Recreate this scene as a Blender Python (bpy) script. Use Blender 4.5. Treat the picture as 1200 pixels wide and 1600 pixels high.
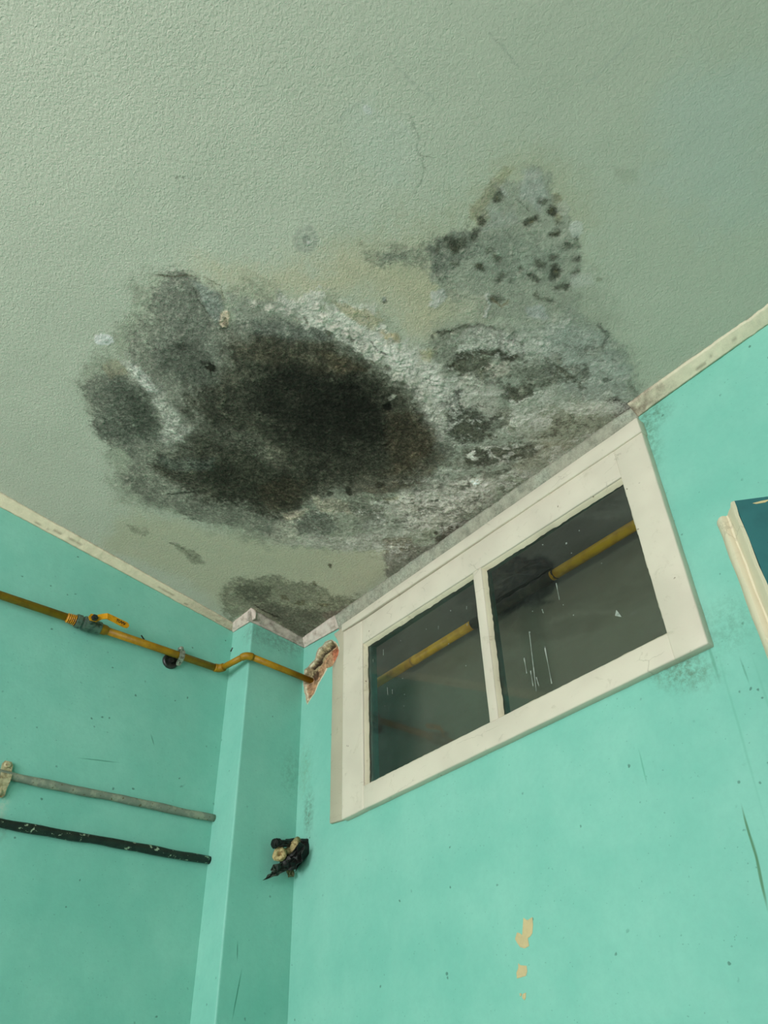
import bpy, bmesh, math, random
import numpy as np
from mathutils import Vector, Matrix
from mathutils.geometry import delaunay_2d_cdt

for o in list(bpy.data.objects):
    bpy.data.objects.remove(o)
scene = bpy.context.scene
COL = scene.collection
random.seed(7)
RNG = np.random.default_rng(11)

# ------------------------------------------------------------------ camera
CAM = Vector((2.106, -1.376, 0.0))
RIGHT = Vector((0.6271516, 0.7784852, -0.0253309))
DOWN = Vector((-0.5078705, 0.3840531, -0.7710841))
FWD = Vector((-0.5905492, 0.4964515, 0.6362292))
cam_data = bpy.data.cameras.new('camera')
cam_data.sensor_fit = 'VERTICAL'
cam_data.sensor_height = 24.0
cam_data.sensor_width = 18.0
cam_data.lens = 24.0 * 1242.82 / 1600.0
cam_data.clip_start = 0.01
cam = bpy.data.objects.new('camera', cam_data)
m = Matrix.Identity(4)
for i in range(3):
    m[i][0], m[i][1], m[i][2], m[i][3] = RIGHT[i], -DOWN[i], -FWD[i], CAM[i]
cam.matrix_world = m
COL.objects.link(cam)
scene.camera = cam

# ------------------------------------------------------------------ light
scene.view_settings.view_transform = 'Standard'
scene.view_settings.look = 'None'
scene.view_settings.gamma = 1.0
scene.view_settings.use_curve_mapping = False
scene.view_settings.exposure = EXPOSURE = 0.0

world = bpy.data.worlds.new('overcast_sky')
scene.world = world
world.use_nodes = True
bg = world.node_tree.nodes['Background']
bg.inputs['Color'].default_value = (0.80, 0.90, 1.0, 1)
bg.inputs['Strength'].default_value = 1.0

def area_light(name, loc, direction, sx, sy, power, color):
    d = bpy.data.lights.new(name, 'AREA')
    d.shape = 'RECTANGLE'
    d.size, d.size_y = sx, sy
    d.energy = power
    d.color = color
    o = bpy.data.objects.new(name, d)
    o.location = loc
    o.rotation_euler = Vector(direction).to_track_quat('-Z', 'Y').to_euler()
    COL.objects.link(o)
    return o
# overcast daylight entering by the big window in the wall behind the camera
area_light('daylight_window', (2.05, -6.13, 0.75), (0.0, 1.0, 0.0), 2.3, 2.1, 222.0, (1.0, 0.89, 0.955))
# unseen fill lamp added outside the right-hand wall to brighten the left wall
area_light('side_fill_light', (3.46, -4.1, -0.40), (-1.0, 0.0, 0.0), 1.15, 2.1, 74.0, (1.0, 0.90, 0.95))
# weak lamp added inside the closed shaft to brighten the view behind the panes
area_light('shaft_fill_light', (0.85, 0.135, 0.60), (0.0, 0.0, 1.0), 1.7, 0.16, 0.22, (1.0, 0.97, 0.92))

# ------------------------------------------------------------------ room measures (metres, z = 0 at eye height)
XL = -0.132            # left wall
PY = -0.218            # front of the corner pier
FLOOR = -1.5
XR, YF = 3.3, -6.0     # right wall, wall behind the camera
CA, CB, CC = 1.4628, -0.0183, -0.188
def ceil_z(x, y):
    return CA + CB * x + CC * y

# ------------------------------------------------------------------ helpers
def link(o, parent=None):
    COL.objects.link(o)
    if parent is not None:
        o.parent = parent
    return o
def empty(name, loc, label=None, cat=None, group=None, kind=None):
    o = bpy.data.objects.new(name, None)
    o.empty_display_size = 0.05
    o.location = loc
    link(o)
    tag(o, label, cat, group, kind)
    return o
def tag(o, label=None, cat=None, group=None, kind=None):
    if label: o['label'] = label
    if cat: o['category'] = cat
    if group: o['group'] = group
    if kind: o['kind'] = kind
    return o
def mesh(name, verts, faces, mat, parent=None, smooth=False, recalc=True, autosmooth=None):
    """verts in room coordinates; stored relative to the parent's base"""
    base = Vector((0, 0, 0))
    p = parent
    while p is not None:
        base += p.location
        p = p.parent
    me = bpy.data.meshes.new(name)
    me.from_pydata([tuple(Vector(v) - base) for v in verts], [], faces)
    if recalc:
        bm = bmesh.new(); bm.from_mesh(me)
        bmesh.ops.recalc_face_normals(bm, faces=bm.faces)
        bm.to_mesh(me); bm.free()
    if smooth:
        me.polygons.foreach_set('use_smooth', [True] * len(me.polygons))
    me.materials.append(mat)
    o = bpy.data.objects.new(name, me)
    link(o, parent)
    return o
def from_bm(name, bm, mat, parent=None, smooth=False):
    bmesh.ops.recalc_face_normals(bm, faces=bm.faces)
    vs = [v.co.copy() for v in bm.verts]
    bm.verts.index_update()
    fs = [[v.index for v in f.verts] for f in bm.faces]
    bm.free()
    return mesh(name, vs, fs, mat, parent, smooth, recalc=False)
def box_bm(x0, x1, y0, y1, z0, z1, bev=0.0, seg=2):
    bm = bmesh.new()
    bmesh.ops.create_cube(bm, size=1.0)
    for v in bm.verts:
        v.co = Vector(((x0 + x1) / 2 + v.co.x * (x1 - x0), (y0 + y1) / 2 + v.co.y * (y1 - y0), (z0 + z1) / 2 + v.co.z * (z1 - z0)))
    if bev:
        bmesh.ops.bevel(bm, geom=list(bm.edges), offset=bev, segments=seg, affect='EDGES', profile=0.5)
    return bm
def box(name, x0, x1, y0, y1, z0, z1, mat, parent=None, bev=0.0):
    return from_bm(name, box_bm(x0, x1, y0, y1, z0, z1, bev), mat, parent)
def prism_pts(front, back):
    """solid between two rings of the same length"""
    n = len(front)
    v = list(front) + list(back)
    f = [list(range(n)), list(range(2 * n - 1, n - 1, -1))]
    for i in range(n):
        j = (i + 1) % n
        f.append([i, n + i, n + j, j])
    return v, f
def tube(path, radii, seg=16, cap=True, jitter=0.0, ovals=None):
    """swept tube along a polyline, radius per point"""
    P = [Vector(p) for p in path]
    n = len(P)
    if not hasattr(radii, '__len__'): radii = [radii] * n
    verts, faces = [], []
    t0 = (P[1] - P[0]).normalized()
    ref = Vector((0, 0, 1)) if abs(t0.z) < 0.9 else Vector((1, 0, 0))
    u = t0.cross(ref).normalized()
    for i in range(n):
        if i == 0: t = P[1] - P[0]
        elif i == n - 1: t = P[-1] - P[-2]
        else: t = (P[i + 1] - P[i]).normalized() + (P[i] - P[i - 1]).normalized()
        t.normalize()
        u = (u - t * u.dot(t)).normalized()
        w = t.cross(u)
        for k in range(seg):
            a = 2 * math.pi * k / seg
            r = radii[i] * (1 + jitter * (random.random() - 0.5))
            verts.append(P[i] + u * (math.cos(a) * r) + w * (math.sin(a) * r))
    for i in range(n - 1):
        for k in range(seg):
            a, b = i * seg + k, i * seg + (k + 1) % seg
            faces.append([a, b, b + seg, a + seg])
    if cap:
        faces.append(list(range(seg - 1, -1, -1)))
        faces.append(list(range((n - 1) * seg, n * seg)))
    return verts, faces
def tube_obj(name, path, radii, mat, parent=None, seg=16, jitter=0.0):
    v, f = tube(path, radii, seg, True, jitter)
    return mesh(name, v, f, mat, parent, smooth=True)
def auto_smooth(o, deg=35):
    me = o.data
    bm = bmesh.new(); bm.from_mesh(me)
    for e in bm.edges:
        if len(e.link_faces) == 2 and e.calc_face_angle(0) > math.radians(deg): e.smooth = False
    for f in bm.faces: f.smooth = True
    bm.to_mesh(me); bm.free()
    return o
def along(p, q, t):
    p, q = Vector(p), Vector(q)
    return p + (q - p) * t

# value noise on arrays
TAB = RNG.random((256, 256))
def vnoise(x, y):
    xi, yi = np.floor(x).astype(int), np.floor(y).astype(int)
    fx, fy = x - xi, y - yi
    fx = fx * fx * fx * (fx * (6 * fx - 15) + 10); fy = fy * fy * fy * (fy * (6 * fy - 15) + 10)
    a, b = xi & 255, yi & 255
    a1, b1 = (a + 1) & 255, (b + 1) & 255
    return (TAB[a, b] * (1 - fx) + TAB[a1, b] * fx) * (1 - fy) + (TAB[a, b1] * (1 - fx) + TAB[a1, b1] * fx) * fy
def fbm(x, y, octv=4, gain=0.55):
    s, a, n = 0.0, 1.0, 0.0
    for k in range(octv):
        s = s + a * (vnoise(x + 17.3 * k, y - 9.1 * k) - 0.5); n += a
        a *= gain; x, y = x * 2.03 + y * 0.1, y * 2.03 - x * 0.07
    return 2 * s / n            # about -1..1
def smooth(e0, e1, v):
    t = np.clip((v - e0) / (e1 - e0), 0, 1)
    return t * t * (3 - 2 * t)
def lin(c):
    c = np.asarray(c, float) / 255.0
    return np.where(c <= 0.04045, c / 12.92, ((c + 0.055) / 1.055) ** 2.4)
def linc(c):
    return tuple(float(v) for v in lin(c)) + (1.0,)

# ------------------------------------------------------------------ materials
class NT:
    def __init__(self, name):
        self.mat = bpy.data.materials.new(name)
        self.mat.use_nodes = True
        self.t = self.mat.node_tree
        self.b = self.t.nodes['Principled BSDF']
        self.out = self.t.nodes['Material Output']
    def n(self, typ, **kw):
        nd = self.t.nodes.new(typ)
        for k, v in kw.items(): setattr(nd, k, v)
        return nd
    def l(self, a, b): self.t.links.new(a, b)
    def coords(self):
        return self.n('ShaderNodeNewGeometry').outputs['Position']
    def noise(self, vec, scale, detail=3.0, rough=0.55, dist=0.0):
        nd = self.n('ShaderNodeTexNoise')
        nd.inputs['Scale'].default_value = scale
        nd.inputs['Detail'].default_value = detail
        nd.inputs['Roughness'].default_value = rough
        nd.inputs['Distortion'].default_value = dist
        self.l(vec, nd.inputs['Vector'])
        return nd.outputs['Fac']
    def voro(self, vec, scale, feature='F1', rand=1.0):
        nd = self.n('ShaderNodeTexVoronoi', feature=feature)
        nd.inputs['Scale'].default_value = scale
        nd.inputs['Randomness'].default_value = rand
        self.l(vec, nd.inputs['Vector'])
        return nd.outputs['Distance']
    def rng(self, v, a, b, c=0.0, d=1.0, mode='SMOOTHSTEP'):
        nd = self.n('ShaderNodeMapRange', interpolation_type=mode)
        self.l(v, nd.inputs[0])
        for i, q in enumerate((a, b, c, d)): nd.inputs[1 + i].default_value = q
        return nd.outputs[0]
    def math(self, op, a, b=None):
        nd = self.n('ShaderNodeMath', operation=op)
        for i, v in enumerate((a, b)):
            if v is None: continue
            if isinstance(v, (int, float)): nd.inputs[i].default_value = v
            else: self.l(v, nd.inputs[i])
        return nd.outputs[0]
    def mix(self, fac, a, b, blend='MIX'):
        nd = self.n('ShaderNodeMix', data_type='RGBA', blend_type=blend)
        if isinstance(fac, (int, float)): nd.inputs[0].default_value = fac
        else: self.l(fac, nd.inputs[0])
        for idx, v in ((6, a), (7, b)):
            if isinstance(v, tuple): nd.inputs[idx].default_value = v
            else: self.l(v, nd.inputs[idx])
        return nd.outputs[2]
    def bump(self, h, strength, dist, normal=None):
        nd = self.n('ShaderNodeBump')
        nd.inputs['Strength'].default_value = strength
        nd.inputs['Distance'].default_value = dist
        self.l(h, nd.inputs['Height'])
        if normal is not None: self.l(normal, nd.inputs['Normal'])
        return nd.outputs[0]
    def ellipse(self, vec, c, r, rot=(0, 0, 0), soft=0.5):
        mp = self.n('ShaderNodeMapping', vector_type='TEXTURE')
        mp.inputs['Location'].default_value = c
        mp.inputs['Rotation'].default_value = rot
        mp.inputs['Scale'].default_value = r
        self.l(vec, mp.inputs['Vector'])
        ln = self.n('ShaderNodeVectorMath', operation='LENGTH')
        self.l(mp.outputs[0], ln.inputs[0])
        return self.rng(ln.outputs['Value'], 1.0 + soft, 1.0 - soft)
    def warp(self, vec, scale, amt):
        nd = self.n('ShaderNodeTexNoise')
        nd.inputs['Scale'].default_value = scale
        nd.inputs['Detail'].default_value = 2
        self.l(vec, nd.inputs['Vector'])
        s = self.n('ShaderNodeVectorMath', operation='SUBTRACT')
        self.l(nd.outputs['Color'], s.inputs[0]); s.inputs[1].default_value = (0.5, 0.5, 0.5)
        k = self.n('ShaderNodeVectorMath', operation='SCALE')
        self.l(s.outputs[0], k.inputs[0]); k.inputs['Scale'].default_value = amt
        a = self.n('ShaderNodeVectorMath', operation='ADD')
        self.l(vec, a.inputs[0]); self.l(k.outputs[0], a.inputs[1])
        return a.outputs[0]
    def set(self, color=None, rough=None, normal=None, metal=None, spec=None):
        for key, v in (('Base Color', color), ('Roughness', rough), ('Metallic', metal), ('Specular IOR Level', spec)):
            if v is None: continue
            if isinstance(v, (int, float, tuple)): self.b.inputs[key].default_value = v
            else: self.l(v, self.b.inputs[key])
        if normal is not None: self.l(normal, self.b.inputs['Normal'])
        return self.mat

def simple(name, c1, c2=None, scale=40.0, rough=0.6, metal=0.0, bump=0.0, bscale=200.0, lo=0.4, hi=0.65, spec=0.4, c3=None, scale3=150.0, lo3=0.62, hi3=0.7):
    k = NT(name); p = k.coords()
    col = linc(c1)
    if c2 is not None:
        col = k.mix(k.rng(k.noise(p, scale, 5, 0.65), lo, hi), linc(c1), linc(c2))
    if c3 is not None:
        col = k.mix(k.rng(k.noise(p, scale3, 4, 0.6), lo3, hi3), col, linc(c3))
    nrm = k.bump(k.noise(p, bscale, 4), bump, 0.002) if bump else None
    return k.set(col, rough, nrm, metal, spec)

TEAL = (138, 204, 185)
def wall_material(name, smudges=(), c=TEAL):
    """gloss paint on plaster: cloudy tone, specks, dents, grimy smudges with their own shapes"""
    k = NT(name); p = k.coords()
    dark = tuple(int(v * f) for v, f in zip(c, (0.86, 0.93, 0.92)))
    lite = tuple(min(255, int(v * f)) for v, f in zip(c, (1.05, 1.005, 1.01)))
    cloud = k.rng(k.noise(p, 4.0, 4, 0.6), 0.15, 0.9)
    col = k.mix(cloud, linc(dark), linc(lite))
    gr = k.noise(p, 70, 4, 0.75)
    fine = k.rng(gr, 0.35, 0.7)
    col = k.mix(k.math('MULTIPLY', fine, 0.12), col, linc(tuple(int(v * 0.8) for v in c)))
    # dark specks, in clusters
    wp = k.warp(p, 60, 0.012)
    cl_ = k.noise(p, 11, 2)
    sp = k.math('MULTIPLY', k.rng(k.voro(wp, 28), 0.12, 0.06), k.rng(cl_, 0.50, 0.60))
    col = k.mix(k.math('MULTIPLY', sp, 0.65), col, linc((52, 92, 76)))
    sp2 = k.math('MULTIPLY', k.rng(k.voro(wp, 75), 0.13, 0.06), k.rng(cl_, 0.56, 0.44))
    col = k.mix(k.math('MULTIPLY', sp2, 0.4), col, linc((60, 110, 90)))
    wg = k.warp(p, 45, 0.018) if smudges else None
    ws = k.warp(p, 12, 0.004) if smudges else None
    for (cen, rad, rot, colr, amt, soft, grain) in smudges:
        msk = k.ellipse(wg if grain else ws, cen, rad, rot, soft)
        if grain:
            msk = k.math('MULTIPLY', msk, k.rng(gr, 0.34, 0.70))
        col = k.mix(k.math('MULTIPLY', msk, amt), col, linc(colr))
    h = k.math('ADD', k.math('MULTIPLY', k.noise(p, 9, 2, 0.5), 1.6), k.math('MULTIPLY', k.noise(p, 130, 1), 0.15))
    nrm = k.bump(h, 0.5, 0.004)
    rough = 0.5
    return k.set(col, rough, nrm, 0.0, 0.3)

M = {}
M['wall_left'] = wall_material('green_gloss_paint_left', [
    ((XL, -0.82, 0.70), (0.05, 0.02, 0.03), (0, 0, 0), (120, 150, 130), 0.5, 0.6, True),
    ((XL, -0.83, 0.755), (0.05, 0.018, 0.03), (0, 0, 0), (190, 205, 185), 0.6, 0.6, True),
    ((XL, -0.60, 0.93), (0.05, 0.05, 0.0018), (0.12, 0, 0), (60, 130, 105), 0.6, 0.5, False),
    ((XL, -0.45, 1.03), (0.05, 0.0018, 0.016), (0.5, 0, 0), (60, 120, 100), 0.6, 0.5, False),
    ((XL, -0.33, 0.915), (0.05, 0.012, 0.003), (0.7, 0, 0), (40, 90, 72), 0.6, 0.6, True),
])
M['wall_pier'] = wall_material('green_gloss_paint_pier', [
    ((0, -0.12, 1.43), (0.05, 0.16, 0.035), (0, 0, 0), (98, 120, 106), 0.55, 0.7, True),
    ((0, -0.03, 0.98), (0.05, 0.03, 0.07), (0, 0, 0), (92, 130, 108), 0.35, 0.8, True),
    ((0, -0.16, 0.36), (0.05, 0.0018, 0.05), (-0.15, 0, 0), (45, 120, 95), 0.7, 0.5, False),
    ((0, -0.17, 0.46), (0.05, 0.0014, 0.02), (0.1, 0, 0), (45, 110, 90), 0.7, 0.5, False),
])
M['wall_back'] = wall_material('green_gloss_paint_window_wall', [
    # grime under the right corner of the window
    ((1.375, 0, 0.755), (0.07, 0.05, 0.035), (0, 0.5, 0), (92, 112, 88), 0.75, 0.7, True),
    ((1.50, 0, 0.80), (0.05, 0.05, 0.05), (0, 0, 0), (92, 132, 108), 0.35, 0.7, True),
    ((1.447, 0, 0.745), (0.003, 0.05, 0.035), (0, 0.0, 0), (84, 145, 120), 0.5, 0.6, False),
    # soot above the cable stub, damp by the pipe hole
    ((0.065, 0, 0.84), (0.022, 0.05, 0.055), (0, 0, 0), (84, 104, 82), 0.8, 0.8, True),
    ((0.035, 0, 0.98), (0.03, 0.05, 0.07), (0, 0, 0), (120, 150, 112), 0.45, 0.8, True),
    # mould along the right end of the window top
    ((1.485, 0, 1.39), (0.05, 0.05, 0.035), (0, 0, 0), (88, 122, 100), 0.75, 0.7, True),
    ((1.47, 0, 1.33), (0.022, 0.05, 0.07), (0, 0, 0), (88, 130, 106), 0.6, 0.8, True),
    # old patch outline and scuffs below the window
    ((1.455, 0, 0.60), (0.0022, 0.05, 0.12), (0, 0.04, 0), (100, 170, 145), 0.35, 0.8, False),
    ((1.52, 0, 0.56), (0.0025, 0.05, 0.13), (0, 0.02, 0), (100, 170, 145), 0.35, 0.8, False),
    ((1.50, 0, 0.70), (0.0018, 0.05, 0.022), (0, 0, 0), (70, 130, 105), 0.45, 0.6, False),
    ((1.4135, 0, 0.425), (0.0022, 0.05, 0.04), (0, 0.03, 0), (78, 122, 82), 0.85, 0.5, False),
    ((1.4105, 0, 0.362), (0.0026, 0.05, 0.045), (0, 0.10, 0), (78, 122, 82), 0.85, 0.5, False),
    ((1.24, 0, 0.60), (0.0016, 0.05, 0.03), (0, 0.0, 0), (90, 165, 138), 0.6, 0.5, False),
])
M['plain_wall'] = wall_material('green_gloss_paint_plain')

def cream(name, base=(220, 210, 190), dirt=(150, 138, 108), amt=0.4, edge=True):
    k = NT(name); p = k.coords()
    col = k.mix(k.rng(k.noise(p, 6, 2, 0.6), 0.35, 0.7), linc(base), linc(tuple(int(v * 0.95) for v in base)))
    d = k.rng(k.noise(p, 28, 5, 0.75, 0.6), 0.56, 0.78)
    col = k.mix(k.math('MULTIPLY', d, amt), col, linc(dirt))
    wp = k.warp(p, 80, 0.01)
    sp = k.math('MULTIPLY', k.rng(k.voro(wp, 34), 0.10, 0.05), k.rng(k.noise(p, 14, 2), 0.54, 0.62))
    col = k.mix(k.math('MULTIPLY', sp, 0.75), col, linc((96, 72, 48)))
    mp = k.n('ShaderNodeMapping'); mp.inputs['Scale'].default_value = (0.35, 1.0, 1.0)
    k.l(wp, mp.inputs['Vector'])
    ck = k.rng(k.voro(mp.outputs[0], 20, 'DISTANCE_TO_EDGE'), 0.016, 0.004)
    ck = k.math('MULTIPLY', ck, k.rng(k.noise(p, 11, 2), 0.56, 0.64))
    col = k.mix(k.math('MULTIPLY', ck, 0.28), col, linc((128, 116, 92)))
    nrm = k.bump(k.math('ADD', k.noise(p, 25, 2), k.math('MULTIPLY', k.noise(p, 220, 1), 0.2)), 0.35, 0.003)
    return k.set(col, 0.5, nrm, 0.0, 0.3)
M['cream'] = cream('cream_gloss_paint')
M['cream_dull'] = cream('cream_gloss_paint_darker', (190, 182, 158), (122, 114, 84), 0.6)  # darker cream base with heavier dirt mottling, for the window casing
M['putty'] = cream('old_putty', (216, 206, 178), (136, 112, 74), 0.6)
M['sash_edge'] = simple('blue_green_outer_paint', (62, 104, 100), (48, 82, 78), 30, 0.5)
M['door_teal'] = simple('petrol_blue_door_paint', (52, 106, 108), (46, 94, 97), 9, 0.35, bump=0.15, bscale=30, c3=(36, 66, 66), scale3=140, lo3=0.72, hi3=0.76)
M['door_cream'] = cream('cream_door_edge_paint', (208, 198, 170), (150, 138, 106), 0.45)
M['yellow'] = simple('yellow_gas_pipe_paint', (164, 122, 6), (140, 102, 4), 30, 0.5, bump=0.2, bscale=120, c3=(104, 78, 10), scale3=220, lo3=0.68, hi3=0.76)
M['yellow_fresh'] = simple('yellow_lever_coating', (214, 150, 16), (184, 122, 8), 60, 0.4, bump=0.1)
M['thread'] = simple('brassy_sealed_thread', (206, 140, 26), (120, 80, 12), 160, 0.4, bump=0.6, bscale=300)
M['valve'] = simple('dull_nickel', (112, 128, 116), (76, 92, 82), 60, 0.38, metal=0.7, bump=0.15)
M['steel'] = simple('weathered_zinc', (170, 172, 158), (112, 112, 96), 90, 0.45, metal=0.5, bump=0.2, c3=(120, 82, 46), scale3=70, lo3=0.62, hi3=0.7)
M['black_plastic'] = simple('black_plastic', (34, 36, 33), (52, 54, 48), 60, 0.4)
M['ink'] = simple('black_print', (24, 22, 18), None, rough=0.6)
M['dark_steel'] = simple('dark_steel', (48, 50, 46), (74, 74, 66), 90, 0.45, metal=0.4)
M['grey_pipe'] = simple('flaking_grey_pipe_paint', (122, 132, 116), (150, 156, 134), 24, 0.6, bump=0.6, bscale=160, lo=0.45, hi=0.6, c3=(96, 90, 62), scale3=90, lo3=0.6, hi3=0.68)
M['black_pipe'] = simple('tarred_pipe', (22, 34, 27), (34, 46, 36), 60, 0.42, bump=0.6, bscale=170, c3=(150, 166, 140), scale3=75, lo3=0.60, hi3=0.64)
M['bracket'] = simple('rusty_painted_bracket', (188, 178, 140), (140, 128, 92), 70, 0.6, bump=0.5, bscale=180, c3=(112, 72, 36), scale3=90, lo3=0.6, hi3=0.68)
M['rubber'] = simple('black_tape_and_sheath', (16, 18, 15), (30, 34, 29), 50, 0.55, bump=0.5, bscale=90)
M['rag'] = simple('sooty_rag', (38, 50, 42), (66, 76, 62), 60, 0.8, bump=0.6, bscale=120)
M['foam'] = simple('beige_foam_sleeve', (190, 172, 122), (132, 112, 70), 110, 0.9, bump=0.9, bscale=200, c3=(86, 66, 40), scale3=160, lo3=0.6, hi3=0.68)
M['olive'] = simple('olive_tape_end', (98, 104, 66), (58, 66, 40), 90, 0.7)
M['chip'] = simple('old_beige_undercoat', (206, 186, 138), (196, 178, 134), 40, 0.7)
M['char'] = simple('charred_wrapping', (40, 36, 28), (64, 54, 42), 40, 0.85, bump=0.8, bscale=120)
M['shaft_pipe'] = simple('shaft_pipe_paint', (226, 172, 10), (200, 146, 8), 26, 0.45, bump=0.2, bscale=90)
M['speck'] = simple('white_paint_splash', (168, 174, 162), (132, 140, 130), 80, 0.7)
M['floor'] = simple('grey_floor_tile', (170, 168, 156), (150, 148, 138), 6, 0.5)

def glass_material():
    k = NT('thin_dusty_glass')
    k.t.nodes.remove(k.b)
    p = k.coords()
    tr = k.n('ShaderNodeBsdfTransparent'); tr.inputs[0].default_value = (0.90, 0.94, 0.91, 1)
    gl = k.n('ShaderNodeBsdfGlossy'); gl.inputs['Roughness'].default_value = 0.04
    gl.inputs['Color'].default_value = (0.9, 0.95, 0.92, 1)
    df = k.n('ShaderNodeBsdfDiffuse'); df.inputs[0].default_value = (0.40, 0.44, 0.40, 1)
    lw = k.n('ShaderNodeLayerWeight'); lw.inputs[0].default_value = 0.5
    fr = k.math('ADD', 0.035, k.math('MULTIPLY', 0.9, k.math('POWER', lw.outputs['Facing'], 5.0)))
    m1 = k.n('ShaderNodeMixShader'); k.l(fr, m1.inputs[0]); k.l(tr.outputs[0], m1.inputs[1]); k.l(gl.outputs[0], m1.inputs[2])
    dust = k.rng(k.noise(p, 9, 6, 0.65), 0.3, 0.8, 0.008, 0.03)
    m2 = k.n('ShaderNodeMixShader'); k.l(dust, m2.inputs[0]); k.l(m1.outputs[0], m2.inputs[1]); k.l(df.outputs[0], m2.inputs[2])
    k.l(m2.outputs[0], k.out.inputs['Surface'])
    return k.mat
M['glass'] = glass_material()

def attr_surface(name, layer='stain', peel=True):
    """surface whose stain colours come from the layer worked out on its own mesh;
    the nodes add plaster grain, orange-peel relief and fine specks"""
    k = NT(name); p = k.coords()
    at = k.n('ShaderNodeAttribute', attribute_name=layer)
    col, msk = at.outputs['Color'], at.outputs['Alpha']
    g1 = k.noise(p, 330, 2, 0.75); g2 = k.noise(p, 110, 3, 0.75)
    gr = k.math('ADD', k.math('MULTIPLY', g1, 0.5), k.math('MULTIPLY', g2, 0.5))
    gr = k.math('SUBTRACT', gr, 0.5)
    amt = k.math('ADD', k.math('MULTIPLY', msk, 4.2), 0.28)
    f = k.math('ADD', 1.0, k.math('MULTIPLY', gr, amt))
    f = k.math('MAXIMUM', f, 0.3)
    comb = k.n('ShaderNodeCombineColor')
    for i in range(3): k.l(f, comb.inputs[i])
    c2 = k.mix(1.0, col, comb.outputs[0], 'MULTIPLY')
    # tiny black colonies only where there is mould
    cl = k.math('MULTIPLY', k.rng(g1, 0.60, 0.70), k.math('MULTIPLY', msk, 0.45))
    c2 = k.mix(cl, c2, linc((38, 38, 30)))
    if peel:
        sx = k.n('ShaderNodeSeparateXYZ'); k.l(p, sx.inputs[0])
        area = k.rng(sx.outputs[0], 1.35, 1.95, 1.0, 0.45)      # thicker roller texture on the left half
        nrm = k.bump(k.math('MULTIPLY', k.noise(p, 150, 2, 0.5, 0.8), area), 0.68, 0.0034)
    else:
        nrm = k.bump(k.noise(p, 80, 3, 0.7), 0.5, 0.003)
    return k.set(c2, 0.75, nrm, 0.0, 0.15)
M['ceiling'] = attr_surface('stained_textured_ceiling_paint')
M['cove'] = attr_surface('cracked_cream_cornice', peel=False)
M['broken'] = attr_surface('broken_plaster_and_brick', peel=False)
M['shaft'] = attr_surface('grey_cement_render', peel=False)

def set_attr(o, rgba, name='stain'):
    at = o.data.color_attributes.new(name, 'FLOAT_COLOR', 'POINT')
    at.data.foreach_set('color', np.asarray(rgba, dtype=np.float32).ravel())

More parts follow.
